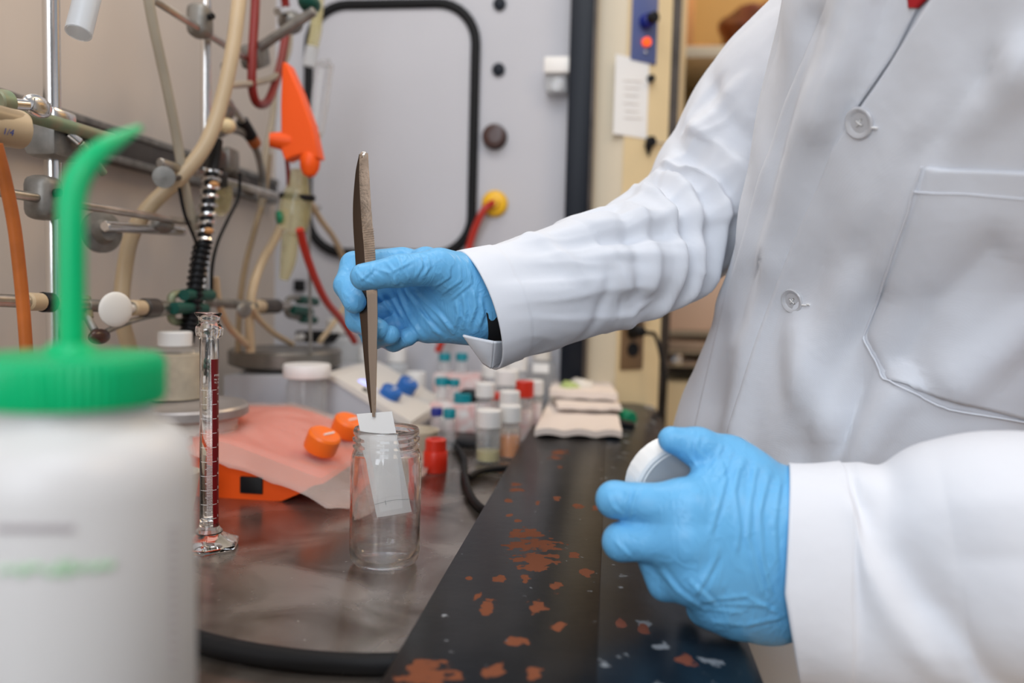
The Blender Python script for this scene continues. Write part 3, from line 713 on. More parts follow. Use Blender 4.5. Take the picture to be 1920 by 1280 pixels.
# ---- bag draped over it
shell = sect([(190, 816), (385, 820), (430, 832), (602, 897)], YN)
def top_z(x):
    if x <= shell[0][0]: return shell[0][1]
    for (x0_, z0_), (x1_, z1_) in zip(shell[:-1], shell[1:]):
        if x <= x1_: return z0_ + (z1_ - z0_) * (x - x0_) / (x1_ - x0_)
    return shell[-1][1] - (x - shell[-1][0]) * .45
NX, NY = 60, 50; vs = []; mb = MB()
for j in range(NY + 1):
    for i in range(NX + 1):
        u, v = i / NX, j / NY
        # parallelogram footprint: near edge runs further to the right than the shell
        x = -.53 + u * (.305 + .035 * math.sin(v * 3)); y = .672 + .045 * (1 - u) * (1 if v < 1 else 1) * (1 - v) * 0 + v * .262
        z = top_z(x) + .0045 + .004 * abs(noise.noise(Vector((x * 26, y * 26, 2)))) + .004 * noise.noise(Vector((x * 9, y * 9, 5)))
        k = max(0, (YN + .002 - y)) / .03
        z -= k * .018 * (.55 + .5 * u)
        if y > YF: z -= (y - YF) * .3
        z = max(z, ZB + .004 + .004 * noise.noise(Vector((x * 30, y * 30, 0))) + .003)
        dd = (Vector((x, y)) - Vector((DC.x, DC.y))).length
        if dd < .075: z = min(z, ZB + .0695) if z > ZB + .0695 else z
        vs.append((x, y, z))
mb.add(vs, [(j * (NX + 1) + i, j * (NX + 1) + i + 1, (j + 1) * (NX + 1) + i + 1, (j + 1) * (NX + 1) + i) for j in range(NY) for i in range(NX)
            if not all((Vector(vs[q][:2]) - Vector((DC.x, DC.y))).length < .056 for q in (j * (NX + 1) + i, (j + 1) * (NX + 1) + i + 1))])
o = mb.build('plastic_bag', 'film', smooth=180); props(o, 'clear crinkled plastic bag draped over the orange hot plate', 'bag')
sm = o.modifiers.new('thickness', 'SOLIDIFY'); sm.thickness = .0003
# ---- jar of beige powder on the disc
P0 = Vector((onZ(328, 745, ZB + .084).x, onZ(328, 745, ZB + .084).y, ZB + .0834))
t = thing('powder_jar', P0, 'square shouldered glass jar of beige powder with white cap, on the orange hot plate', 'jar')
hj = .052; MB().lathe([(0, 0), (.027, 0), (.029, .002), (.029, hj - .004), (.026, hj), (.0165, hj + .002), (.0165, hj + .006), (0, hj + .006)], 48, P0).build('glass_body', 'thin_glass', t)
MB().lathe([(0, .001), (.0275, .001), (.0275, hj - .006), (0, hj - .005)], 40, P0).build('powder', 'powder', t)
a = onY(323, 621, P0.y).z - P0.z
MB().lathe([(.0155, hj + .003), (.0168, hj + .003), (.0168, a - .001), (.0158, a), (0, a)], 72, P0, rfun=lambda an, r, z: 1 + (.01 if int(an * 16) % 2 else 0)).build('cap', 'white_cap', t)
# ---- ceramic cup behind the cylinder
c = onZ(322, 985, ZB); c = Vector((c.x, .655, ZB + .0002))
c.x = onY(330, 900, .655).x
zt = onY(330, 884, .655).z - ZB
t = MB().lathe([(0, .002), (.012, 0), (.0135, .001), (.020, zt - .002), (.0205, zt), (.0188, zt), (.0175, zt - .004), (.0115, .005), (0, .005)], 48, c).build('crucible', 'ceramic'); props(t, 'beige ceramic crucible between the wash bottle and the graduated cylinder', 'crucible')

# ---- grey hot plate with blue knobs
hq = thing('hot_plate', (-.40, 1.07, ZB), 'grey and white hot plate stirrer with two blue knobs, behind the orange one', 'hot plate')
YN2, YF2 = .985, 1.185
mb = MB().prism(sect([(420, 704), (622, 708), (765, 792), (768, 815), (750, 830), (420, 830)], YN2), YN2, YF2); mb.build('housing', 'grey_body', hq, smooth=20)
sl = sect([(605, 701), (628, 705), (772, 790), (772, 806), (760, 800), (622, 712), (600, 707)], YN2)
MB().prism(sl, YN2 - .002, YF2 + .002).build('control_panel', 'white_body', hq, smooth=20)
nv2 = Vector((.50, -.1, .8))
knob(728, 744, 1.035, .0145, .014, 'blue', hq, nv2); knob(760, 728, 1.105, .0145, .014, 'blue', hq, nv2)
for (px, py) in ((686, 726), (706, 716)):
    c = onY(px, py, 1.03 if px < 700 else 1.11); q = nv2.normalized().to_track_quat('Z', 'Y').to_matrix(); MB().box(c + nv2.normalized() * .003, (.016, .024, .003), rot=q, bev=.0008).build('display', 'glow', hq)
c = onY(690, 748, 1.0); MB().box(c, (.03, .010, .012), rot=Matrix.Rotation(.9, 3, 'Y'), bev=.002).build('black_badge', 'black', hq)
PC = onZ(536, 655, ZB + .111)
MB().lathe([(0, 0), (.055, 0), (.058, .003), (.058, .007), (.054, .010), (0, .010)], 64, (PC.x, PC.y, ZB + .0765)).build('chrome_skirt', 'chrome', hq)
MB().lathe([(0, 0), (.064, 0), (.0745, .004), (.0785, .006), (.0785, .024), (.076, .0265), (.069, .0265), (.067, .0255), (0, .0255)], 72, (PC.x, PC.y, ZB + .0855)).build('heating_plate', 'steel_plate', hq)
tz = ZB + .1112
c = Vector((onZ(598, 640, tz).x, onZ(598, 640, tz).y, tz))
t = thing('shallow_dish', c, 'shallow black dish resting on the round steel top of the grey hot plate', 'dish')
MB().lathe([(0, 0), (.033, 0), (.036, .002), (.0375, .016), (.036, .016), (.034, .004), (0, .003)], 48, c).build('dish_wall', 'black', t)
c2 = onY(562, 632, c.y - .043); c2.z = tz + .007
t = MB().sphere(c2, .008, (1.2, 1, .8), rot=Matrix.Rotation(-.5, 3, 'Y')).build('white_bulb', 'white_cap'); t.location.z = tz + .0005; props(t, 'small white rounded plastic piece lying in front of the black dish', 'stopper')
# ---- clear jar with white lid beside it
Pj = onZ(575, 842, ZB); Pj = Vector((onY(575, 760, .950).x, .950, ZB + .0002))
t = thing('specimen_jar', Pj, 'empty clear jar with a wide white lid, between the orange and grey hot plates', 'jar')
zl = onY(575, 705, .955).z - ZB; zt = onY(575, 682, .955).z - ZB
MB().lathe([(0, .002), (.024, 0), (.0255, .002), (.0255, zl - .012), (.0235, zl - .006), (.0235, zl + .004), (.0220, zl + .004), (.0220, zl - .008), (.024, zl - .013), (.024, .003), (0, .003)], 56, Pj).build('jar_body', 'thin_glass', t)
MB().lathe([(.0235, zl), (.0285, zl - .0005), (.029, zl + .001), (.029, zt - .002), (.028, zt), (0, zt)], 60, Pj, rfun=lambda an, r, z: 1 + (.006 if r > .0286 and int(an * 16) % 2 else 0)).build('lid', 'white_cap', t)

# ---- red bottle piece, ceramic bowl
c = onZ(816, 884, ZB); c.z += .0002
t = thing('stacked_stopper', c, 'short red plastic adapter standing behind the glass jar', 'adapter')
MB().lathe([(0, 0), (.0128, 0), (.0135, .001), (.0135, .022), (.0128, .0235), (0, .0235)], 40, c).build('lower_sleeve', 'red', t)
MB().lathe([(.0118, .0232), (.0118, .036), (.0108, .037), (.0060, .037), (.0058, .034), (0, .034)], 40, c).build('upper_collar', 'red', t)
c = Vector((onY(776, 820, .945).x, .945, ZB + .0002)); zt = onY(776, 805, .945).z - ZB
t = MB().lathe([(0, .002), (.020, 0), (.022, .001), (.030, zt - .003), (.031, zt), (.0285, zt), (.0275, zt - .004), (.018, .006), (0, .005)], 48, c).build('evaporating_bowl', 'ceramic'); props(t, 'beige ceramic bowl half hidden behind the glass jar, left of the red adapter', 'bowl')

# ---- vials and bottles
def vial(px, py, Y, wpx, hpx_cap, capm, label, liquid=None, lm='amber', lh=.3, base=ZB, cat='vial', group=None, body='thin_glass', name='sample_vial', rel=1.0, cw=1.0):
    """px, py: centre of the cap's top; stands at world Y"""
    p = onY(px, py, Y); c = Vector((p.x, Y, base + .0002)); r = pxr(wpx / 2, p); H = p.z - base; hc = pxr(hpx_cap, p); rb_ = r * rel
    t = thing(name, c, label, cat, group)
    MB().lathe([(0, .001), (rb_ * .9, 0), (rb_, .0015), (rb_, H - hc - r * .45), (r * .72, H - hc - .0005), (r * .72, H - hc * .4), (r * .62, H - hc * .4), (r * .62, H - hc - .001), (rb_ * .92, H - hc - r * .5), (rb_ * .92, .002), (0, .002)], 28, c).build('body', body, t)
    MB().lathe([(r * .74, H - hc), (r * cw, H - hc), (r * cw, H - .0012), (r * cw * .93, H), (0, H)], 40, c, rfun=lambda an, r_, z: 1 + (.012 if int(an * 12) % 2 else 0)).build('cap', capm, t)
    if liquid: MB().lathe([(0, .0022), (rb_ * .9, .0025), (rb_ * .9, H * lh), (0, H * lh)], 28, c).build('contents', lm, t)
    return t
vial(917, 768, .925, 47, 32, 'white_cap', 'white capped clear vial with a dark residue, nearest of the sample vials', 1, 'olive', .22)
vial(957, 760, .955, 42, 30, 'white_cap', 'white capped vial with orange liquid, right of the nearest vial', 1, 'amber', .42)
vial(956, 733, 1.02, 38, 26, 'white_cap', 'white capped vial directly behind the vial of orange liquid', 1, 'powder', .3)
vial(910, 718, 1.05, 36, 26, 'white_cap', 'white capped vial at the left of the crowd, behind the nearest vial', None)
vial(950, 693, 1.13, 44, 28, 'white_cap', 'taller white capped bottle in the middle of the vial crowd', None, cat='bottle', name='reagent_bottle')
vial(925, 684, 1.20, 42, 22, 'white_cap', 'white capped bottle left of the taller bottle, below the coat cuff', None, cat='bottle', name='reagent_bottle')
vial(968, 668, 1.25, 42, 26, 'white_cap', 'white capped bottle farthest back below the coat cuff', None, cat='bottle', name='reagent_bottle')
vial(1000, 713, 1.10, 38, 26, 'white_cap', 'white capped vial at the right of the crowd, against the black sill', 1, 'pink', .6)
vial(984, 714, 1.06, 34, 30, 'red', 'red capped vial between two white capped ones near the sill', 1, 'pink', .5)
vial(936, 736, 1.075, 30, 12, 'red', 'small red capped vial behind the vial of orange liquid', None)
vial(779, 697, 1.22, 38, 32, 'white_cap', 'white capped bottle behind the blue knobs of the grey hot plate', None, cat='bottle', name='reagent_bottle')
vial(744, 652, 1.29, 36, 26, 'white_cap', 'pale bottle with white cap below the gloved hand, against the end wall', None, cat='bottle', name='reagent_bottle', body='frost', rel=1.25)
vial(688, 650, 1.29, 34, 26, 'white_cap', 'pale bottle with white cap seen left of the tweezers, against the end wall', None, cat='bottle', name='reagent_bottle', body='frost', rel=1.25)
vial(640, 598, 1.27, 54, 26, 'white_cap', 'largest pale bottle with white cap, behind the grey hot plate', None, cat='bottle', name='reagent_bottle', body='frost', rel=1.25)
vial(1016, 652, 1.325, 34, 22, 'white_body', 'clear flat bottle with a white label standing in the corner by the sash channel', None, cat='bottle', name='label_bottle', body='thin_glass', rel=1.7)
c = onY(1014, 690, 1.295); t2 = [o for o in bpy.data.objects if o.get('label', '').startswith('clear flat bottle')][0]
MB().box(c + Vector((0, -.001, 0)), (.026, .001, .015), bev=0).build('paper_label', 'white', t2)
# box and rack with teal tubes
def pbox(x0, y0_, x1, Y, dep, name, m, label, cat, bev=.002, zb=ZB):
    a = onY(x0, y0_, Y); b = onY(x1, y0_, Y); zt = (a.z + b.z) / 2; o = MB().box(((a.x + b.x) / 2, Y + dep / 2, (zt + zb) / 2), (b.x - a.x, dep, zt - zb), bev=bev).build(name, m); return props(o, label, cat), zt, Y + dep / 2
o, zr, yr = pbox(812, 702, 900, 1.255, .055, 'tube_box', 'pink', 'pale pink printed box at the back, carrying two teal capped tubes', 'box')
vial(834, 662, yr, 22, 14, 'teal', 'teal capped tube on the back pink box, left of the pair', None, base=zr, name='tube', cat='tube')
vial(866, 662, yr, 22, 14, 'teal', 'teal capped tube on the back pink box, right of the pair', None, base=zr, name='tube', cat='tube')
o, zr2, yr2 = pbox(806, 758, 925, 1.105, .06, 'tube_box', 'pink', 'pink and white printed box in front, right of the grey hot plate', 'box')
vial(829, 708, yr2, 26, 14, 'teal', 'teal capped tube on the front printed box, left', None, base=zr2, name='tube', cat='tube')
vial(852, 711, yr2, 20, 12, 'teal', 'teal capped tube on the front printed box, in the middle', None, base=zr2, name='tube', cat='tube')
vial(868, 737, yr2 - .012, 34, 18, 'teal', 'short wide teal capped tube on the front printed box', None, base=zr2, name='tube', cat='tube')
c = Vector((onY(893, 750, yr2).x, yr2, zr2 + .0002)); t = MB().box(c + Vector((0, 0, .009)), (.045, .03, .017), bev=.004).build('black_clip', 'black'); props(t, 'black block lying on the front printed box', 'clip')
vial(843, 767, .985, 23, 16, 'teal', 'clear vial with teal cap standing in front of the printed box', None, rel=1.1)
vial(819, 765, 1.02, 22, 14, 'dblue', 'clear vial with dark blue cap in front of the printed box', None, rel=1.1)
c = Vector((onY(889, 830, 1.02).x, 1.02, ZB + .0002)); t = MB().box(c + Vector((0, 0, .005)), (.05, .05, .009), bev=.003).build('black_pad', 'black'); props(t, 'flat black plastic block lying behind the nearest vial', 'block')

# ---- cables on the steel
def cable(pts, rpx, label, z=None, m='rubber', name='power_cable'):
    P = [onZ(x, y, ZB + .0) for x, y in pts]; r = pxr(rpx, P[len(P) // 2]); P = [p + Vector((0, 0, r + .0003)) for p in P]
    return props(MB().tube(P, r, 14).build(name, m), label, 'cable')
cable([(800, 838), (845, 836), (868, 862), (872, 900), (882, 935), (905, 962), (950, 975)], 6.5, 'black cable curving down the worktop and under the sill, right of the red adapter')
cable([(878, 902), (905, 889), (950, 884), (990, 886)], 6, 'short black cable branching right and slipping under the sill')
cable([(310, 1196), (365, 1218), (450, 1240), (560, 1257), (660, 1264), (740, 1264), (860, 1262)], 20, 'thick black cable crossing the worktop at the bottom, beside the wash bottle')

# ---- paper towels on the sill
def towel(pp, z, th, label, cr=.002, seed=0):
    q = [onZ(x, y, z) for x, y in pp]; n = 18; vs = []
    for top in (1, 0):
        for j in range(n + 1):
            for i in range(n + 1):
                u, v = i / n, j / n; p = q[0].lerp(q[1], u).lerp(q[3].lerp(q[2], u), v)
                p = p + Vector((0, 0, (th if top else 0) + cr * abs(noise.noise(Vector((u * 3 + seed, v * 3, 1)))) + (cr * .6 * abs(math.sin(u * 9 + seed)) if j < 2 else 0)))
                vs.append(p)
    K = (n + 1) ** 2; f = []
    for j in range(n):
        for i in range(n):
            a = j * (n + 1) + i; f += [(a, a + 1, a + n + 2, a + n + 1), (K + a, K + a + n + 1, K + a + n + 2, K + a + 1)]
    for i in range(n):
        f += [(i, K + i, K + i + 1, i + 1), (n * (n + 1) + i, n * (n + 1) + i + 1, K + n * (n + 1) + i + 1, K + n * (n + 1) + i), (i * (n + 1), (i + 1) * (n + 1), K + (i + 1) * (n + 1), K + i * (n + 1)), (i * (n + 1) + n, K + i * (n + 1) + n, K + (i + 1) * (n + 1) + n, (i + 1) * (n + 1) + n)]
    return props(MB().add(vs, f).build('paper_towel', 'towel', smooth=50), label, 'paper towel', 'folded towels on the sill')
towel([(1002, 818), (1166, 822), (1150, 745), (1040, 738)], SZ + .001, .008, 'largest folded paper towel, lowest of the pile on the black sill', .004)
towel([(1046, 768), (1166, 772), (1146, 735), (1030, 728)], SZ + .0145, .005, 'folded paper towel in the middle of the pile on the sill', .002, 3)
towel([(1030, 745), (1158, 752), (1140, 722), (1040, 714)], SZ + .0225, .010, 'topmost thick folded paper towel of the pile, with a faint green edge', .002, 7)
def lump(px, py, Y, r, sc_, m, name, label, cat, zb=SZ - .004):
    p = onY(px, py, Y); mb = MB().sphere((p.x, Y, p.z), r, sc_, 24, 16)
    mb.v = [v + Vector((noise.noise(v * 70), noise.noise(v * 70 + Vector((5, 0, 0))), noise.noise(v * 70 + Vector((0, 9, 0))))) * r * .35 for v in mb.v]
    dz = min(v.z for v in mb.v) - zb; mb.v = [v - Vector((0, 0, dz)) for v in mb.v]
    return props(mb.build(name, m, smooth=60), label, cat)
M['palegreen'] = mat('pale_green', (.45, .55, .20), .6)
lump(1065, 705, 1.27, .018, (1.3, .8, 1.1), 'palegreen', 'crumpled_wrapper', 'crumpled yellow green wrapper behind the paper towels, by the sash channel', 'wrapper', SZ)
lump(1090, 700, 1.29, .020, (1.2, .8, 1.1), 'white_body', 'crumpled_wrapper', 'crumpled white wrapper behind the paper towels', 'wrapper', SZ)
lump(1128, 708, 1.27, .014, (1.1, .8, 1.2), 'white_cap', 'crumpled_tissue', 'small wad of white tissue to the right behind the paper towels', 'tissue', SZ - .002)
c = Vector((onY(1150, 735, 1.20).x, 1.20, SZ + .006)); d2 = Vector((onY(1185, 742, 1.17).x, 1.16, SZ + .003))
t = thing('dropper_tube', c, 'orange tube with a green cap lying on the far end of the sill', 'tube')
MB().cyl(c, c.lerp(d2, .55), .0095, 24).build('barrel', 'card', t); MB().cyl(c.lerp(d2, .55), d2, .0115, 24).build('cap', 'dgreen', t)
M['green2'] = mat('cap_green', (.0, .22, .10), .4); t.children[1].data.materials[0] = M['green2']
c = Vector((onY(1172, 750, 1.13).x, 1.13, SZ - .003)); t = MB().box(c + Vector((0, 0, .005)), (.030, .022, .008), rot=Matrix.Rotation(.16, 3, 'Y'), bev=.003).build('rubber_bung', 'black'); props(t, 'small black cap lying in front of the orange tube on the sill', 'cap')
c = onZ(1218, 768, SZ - .012); t = MB().lathe([(0, 0), (.009, 0), (.010, .002), (.010, .005), (.008, .006), (0, .004)], 24, c + Vector((0, 0, .0005)), (.2, 0, 1)).build('plastic_disc', 'clear'); props(t, 'small clear plastic disc near the far right edge of the sill', 'cap')
# ============================================================ LATTICE, CLAMPS, TUBING ON THE LEFT
XL = -.475
def lx(px, py, off=0.0): return onX(px, py, XL + off)
def rodtube(a, b, rp, name, m, parent, seg=20):
    r = pxr(rp, (a + b) / 2); return MB().cyl(a, b, r, seg).build(name, m, parent)
lat = thing('lattice_frame', lx(100, 640), 'steel rod lattice frame standing along the hood back wall', 'frame')
a = lx(99, 300); MB().cyl((XL, a.y, ZB + .001), (XL, a.y, ZB + .9), .0068, 24).build('upright_rod', 'chrome', lat)
a2 = lx(386, 200); MB().cyl((XL, a2.y, ZB + .001), (XL, a2.y, ZB + .9), .0056, 24).build('upright_rod', 'chrome', lat)
for (p, q, rp) in (((287, -8), (482, 128), 7), ((-60, 348), (352, 418), 8.5), ((300, 330), (598, 373), 7)):
    A0, B0 = lx(*p, .013), lx(*q, .013); z = (A0.z + B0.z) / 2; A0.z = B0.z = z
    if p[0] > 200 and q[0] < 590: pass
    MB().cyl(A0, B0, pxr(rp, A0.lerp(B0, .35)), 20).build('cross_rod', 'rod', lat)
for (px, py) in ((82, 371), (375, 40)):
    c = lx(px, py, .010); MB().box(c, (.024, .026, .036), bev=.008, seg=3).build('cross_connector', 'dull_metal', lat)
    MB().cyl(c + Vector((.012, -.002, .004)), c + Vector((.018, -.005, .004)), .0035).build('set_screw', 'black', lat)
# wall channel
c0 = onX(0, 165, -.6); c1 = onX(470, 322, -.6); zc = (onX(331, 275, -.578).z)
t = thing('wall_channel', (-.59, .8, zc - .02), 'dark slotted metal channel fixed along the hood back wall', 'rail')
MB().box((-.589, .72, zc - .0205), (.022, 1.22, .041), bev=.002).build('channel', 'dark_metal', t)
MB().box((-.5775, .72, zc - .004), (.004, 1.22, .008), bev=.001).build('rail_lip', 'dull_metal', t)
MB().box((-.5775, .72, zc - .037), (.004, 1.22, .008), bev=.001).build('rail_lip', 'dull_metal', t)
# big cast clamp on near upright
t = thing('boss_clamp', lx(118, 290), 'grey cast clamp block on the near upright rod, gripping a green corroded rod', 'clamp')
c = lx(104, 268, .004); MB().box(c, (.030, .042, .028), bev=.006).build('clamp_block', 'dull_metal', t)
c = lx(138, 272, .008); MB().sphere(c, .014, (.9, 1.6, .75)).build('clamp_jaw', 'dull_metal', t)
c = lx(112, 220, .004); MB().box(c, (.012, .030, .012), bev=.003).build('upper_bracket', 'chrome', t)
c = lx(150, 238, .004); MB().box(c, (.006, .060, .006), bev=.002).build('bracket_arm', 'rod', t)
MB().cyl(lx(128, 250, .02), lx(150, 268, .026), .004).build('screw', 'chrome', t); MB().cyl(lx(150, 268, .026), lx(195, 326, .03), .0035).build('screw_shaft', 'brass', t)
t = MB().cyl(lx(-60, 182, .03), lx(210, 262, .02), .0056, 20).build('corroded_rod', 'brass'); props(t, 'green corroded horizontal rod held by the grey cast clamp', 'rod')
# wing screw, near
t = thing('wing_screw', lx(0, 190, .06), 'shiny ridged wing screw above the cut tube end at the left edge', 'screw')
MB().cyl(lx(-12, 190, .05), lx(14, 193, .05), .009, 20).build('nut', 'brass', t); MB().cyl(lx(10, 194, .05), lx(50, 197, .05), .0042).build('shaft', 'chrome', t)
c = lx(70, 199, .05); mbw = MB().sphere(c, .0150, (.30, 1.0, .56), 28, 16)
mbw.build('wing', 'chrome', t); mb = MB()
for i in range(6):
    y = -.0080 + i * .0032; mb.tube([c + Vector((.0036, y - .001, -.0042)), c + Vector((.0036, y + .001, .0042))], .0004, 6)
mb.build('wing_ridges', 'dull_metal', t)
# cut hose end
H0, H1 = lx(-90, 220, .075), lx(36, 243, .085)
t = thing('cut_tube', H1, 'thick beige tube with a cut brown lined end at the left edge', 'tube')
MB().tube([H0, H0.lerp(H1, .5), H1], .0125, 28, hollow=True).tube([H1, H1 + (H1 - H0).normalized() * .0005], .0123, 28).build('outer_wall', 'tube_beige', t)
MB().tube([H0 + Vector((.006, 0, .005)), H1 + (H1 - H0).normalized() * .0012 + Vector((.002, -.001, .003))], .0085, 24, smooth=False).build('brown_lining', 'tube_tan', t)
vs, fs = text_mb('PE  1/4', .0060)
dr = (H1 - H0).normalized(); up = Vector((.35, -.4, .85)); up = (up - dr * up.dot(dr)).normalized(); nr = Vector((1, -.6, -.45)); nr = (nr - dr * nr.dot(dr)).normalized(); upv = nr.cross(dr) * (1 if nr.cross(dr).z > 0 else -1)
MB().add([H1 - dr * .030 + dr * v.x + upv * (v.y - .002) + nr * (.0128) for v in vs], fs).build('blue_print', 'ink_blue', t)
# clear tube hanging top left
a, b = W(178, -60, .62), W(147, 62, .60)
t = MB().tube([a, b], .0095, 28, smooth=False, hollow=True).tube([b, b + (b - a).normalized() * .0001, a], .0082, 28, smooth=False, hollow=True).build('hanging_tube', 'frost'); props(t, 'frosted clear plastic tube hanging down at the top left', 'tube')
# hoses
def hose(pts, off, rp, m, label, name='rubber_tube', cat='tube', n=10, seg=16):
    P = [lx(x, y, off[i] if isinstance(off, list) else off) for i, (x, y) in enumerate(pts)]; r = pxr(rp, P[len(P) // 2]); o = MB().tube(P, r, seg, n=n).build(name, m); return props(o, label, cat, 'tubing hung around the lattice')
hose([(452, -40), (446, 20), (435, 100), (415, 190), (386, 270), (340, 330), (280, 388), (248, 440), (233, 510), (228, 590), (245, 660)], [.055, .055, .052, .045, .035, .015, -.01, -.025, -.03, -.03, -.03], 14, 'tube_beige', 'thickest beige tube, sweeping down in a long curve before the far upright rod')
hose([(272, -40), (288, 50), (312, 160), (330, 250), (345, 340), (358, 400), (372, 450), (380, 520)], .015, 9, 'tube_grey', 'straight greyish tube running down left of the thick beige tube')
hose([(505, 290), (497, 360), (478, 430), (460, 500), (450, 570), (446, 660)], -.02, 5.5, 'tube_tan', 'narrow tan tube hanging behind the black spiral, down to the rear steel plate')
hose([(535, 395), (520, 440), (492, 490), (474, 540), (468, 600), (470, 660)], .02, 8.5, 'tube_beige', 'medium beige tube curving down from the yellowed flask')
hose([(404, 520), (412, 575), (432, 615), (462, 645)], .02, 6.5, 'tube_beige', 'short beige tube bending down to the rear steel plate, beside the green clamp')
hose([(472, 575), (488, 600), (515, 625), (548, 645)], .03, 5.5, 'tube_beige', 'short beige tube curving right just above the rear steel plate')
hose([(516, 150), (512, 220), (500, 280), (492, 340), (490, 400)], -.02, 6, 'tube_grey', 'pale greyish tube between the dark red loop and the orange wedge')
hose([(578, 372), (600, 410), (628, 450), (648, 500), (652, 560)], .06, 5.5, 'tube_beige', 'thin beige tube running down right of the yellowed flask to the glove')
hose([(655, 560), (630, 600), (600, 640)], .06, 5, 'tube_beige', 'thin beige tube crossing behind the glove towards the black dish')
hose([(480, -40), (478, 20), (473, 110), (473, 165), (482, 193), (500, 192), (515, 160), (530, 100), (537, 30), (528, -40)], .02, 8, 'tube_dred', 'dark red tube hanging in a narrow loop near the top')
hose([(537, 290), (540, 320), (541, 350)], .05, 4, 'tube_dred', 'short dark red tube below the orange wedge')
hose([(562, 430), (572, 470), (590, 520), (612, 565), (640, 600), (665, 640)], .085, 7, 'tube_red', 'red tube curving down between the yellowed flask and the glove')
hose([(545, 60), (540, 100), (520, 140), (480, 155), (430, 160)], .02, 5.5, 'tube_grey', 'pale clear tube curling left above the dark red loop')
hose([(412, 252), (435, 243), (462, 254), (482, 285), (492, 330), (494, 372)], .0, 6.5, 'dull_metal', 'grey arched hose behind the black spiral', n=12)
hose([(450, 325), (447, 370), (428, 410), (408, 455), (398, 500), (396, 560)], .03, 3.2, 'rubber', 'thin dark wire hanging right of the black spiral', name='wire', cat='wire')
hose([(336, 352), (346, 400), (362, 440), (374, 470)], .03, 3.0, 'rubber', 'thin dark wire hanging left of the black spiral', name='wire', cat='wire')
hose([(-8, 270), (10, 340), (26, 420), (36, 500), (43, 570), (49, 650), (54, 740)], .09, 11.5, 'tube_orange', 'mottled orange rubber tube hanging at the left edge')
hose([(180, 632), (215, 614), (260, 598), (320, 585)], .02, 5, 'dull_metal', 'short bent grey tube under the white wing screw')
# flange with side rod
t = thing('round_flange', lx(184, 445), 'dull round metal flange beside the green spout, holding a short rod', 'flange')
c = lx(184, 435, -.02); MB().lathe([(0, 0), (.018, 0), (.020, .003), (.020, .008), (.012, .010), (.008, .02), (0, .02)], 40, c, (1, -.5, 0)).build('disc', 'dull_metal', t)
MB().cyl(lx(196, 424, .0), lx(343, 434, .0), .0052).build('short_rod', 'chrome', t); MB().sphere(lx(305, 422, .004), .010, (1, 1.5, .9)).build('holder', 'dull_metal', t)
t = thing('thumb_knob', lx(312, 335, .02), 'small dark round thumb knob beside the thick beige tube', 'knob'); c = lx(308, 333, .02)
MB().lathe([(0, 0), (.009, 0), (.011, .002), (.011, .005), (0, .006)], 24, c, (.5, -1, 0)).build('knob_head', 'dull_metal', t); MB().cyl(c, lx(345, 333, .015), .003).build('shaft', 'dark_metal', t)

# ---- clamp row at the bottom of the lattice
def jaw(parent, pts, off, r, name='rubber_jaw', m='dgreen'):
    return MB().tube([lx(x, y, off) for x, y in pts], r, 16).build(name, m, parent)
t = thing('jaw_clamp', lx(200, 575), 'large green jawed clamp on a steel rod, holding the black spiral', 'clamp')
MB().cyl(lx(-60, 560, .02), lx(205, 573, .02), .0050).build('clamp_rod', 'rod', t)
MB().cyl(lx(50, 565, .02), lx(78, 566, .02), .0072).build('brass_collar', 'tube_beige', t); MB().cyl(lx(78, 566, .02), lx(97, 567, .02), .0082).build('boss', 'black', t)
MB().cyl(lx(160, 572, .02), lx(247, 576, .02), .0056).build('clamp_rod', 'dull_metal', t)
MB().cyl(lx(246, 577, .02), lx(268, 577, .02), .0075).build('collar', 'tube_beige', t); MB().cyl(lx(268, 577, .02), lx(293, 577, .02), .0095).build('thread_nut', 'dark_metal', t)
MB().cyl(lx(293, 577, .02), lx(326, 578, .02), .0078).build('neck', 'rod', t)
MB().tube([lx(322, 575, .02), lx(322, 556, .02), lx(335, 550, .02), lx(352, 553, .02)], .0042, 12).build('upper_arm', 'brass', t)
MB().tube([lx(322, 580, .02), lx(322, 598, .02), lx(335, 604, .02), lx(352, 601, .02)], .0042, 12).build('lower_arm', 'brass', t)
jaw(t, [(345, 553), (362, 553), (380, 554), (396, 553)], .03, .0062); jaw(t, [(325, 578), (345, 577), (368, 578), (384, 579)], .03, .0062); jaw(t, [(350, 600), (362, 603), (376, 602)], .02, .0065)
mb = MB().sphere(lx(217, 580, .045), .0155, (.28, 1.0, 1.0), 28, 18, rot=Matrix.Rotation(-.45, 3, 'Z')); mb.cyl(lx(230, 580, .045), lx(247, 578, .03), .004)
mb.build('wing_knob', 'white_body', t)
t = thing('wing_screw', lx(187, 630), 'dark brown wing knob on a slanted shaft below the clamp rod', 'knob')
MB().sphere(lx(186, 631, .035), .0115, (.45, 1.2, .6), 24, 14).build('wing', 'brown', t); MB().cyl(lx(160, 590, .02), lx(178, 620, .03), .0035).build('shaft', 'dull_metal', t); MB().cyl(lx(156, 556, .015), lx(162, 598, .02), .006).build('ferrule', 'brass', t)
t = thing('jaw_clamp', lx(470, 580), 'smaller green jawed clamp farther back, above the rear steel plate', 'clamp')
o = .02
MB().cyl(lx(392, 566, o), lx(478, 573, o), .0058).build('clamp_rod', 'dull_metal', t); MB().cyl(lx(476, 574, o), lx(492, 574, o), .0085).build('collar', 'tube_beige', t); MB().cyl(lx(490, 574, o), lx(520, 574, o), .0098).build('thread_nut', 'dark_metal', t); MB().cyl(lx(520, 574, o), lx(540, 572, o), .0065).build('neck', 'rod', t)
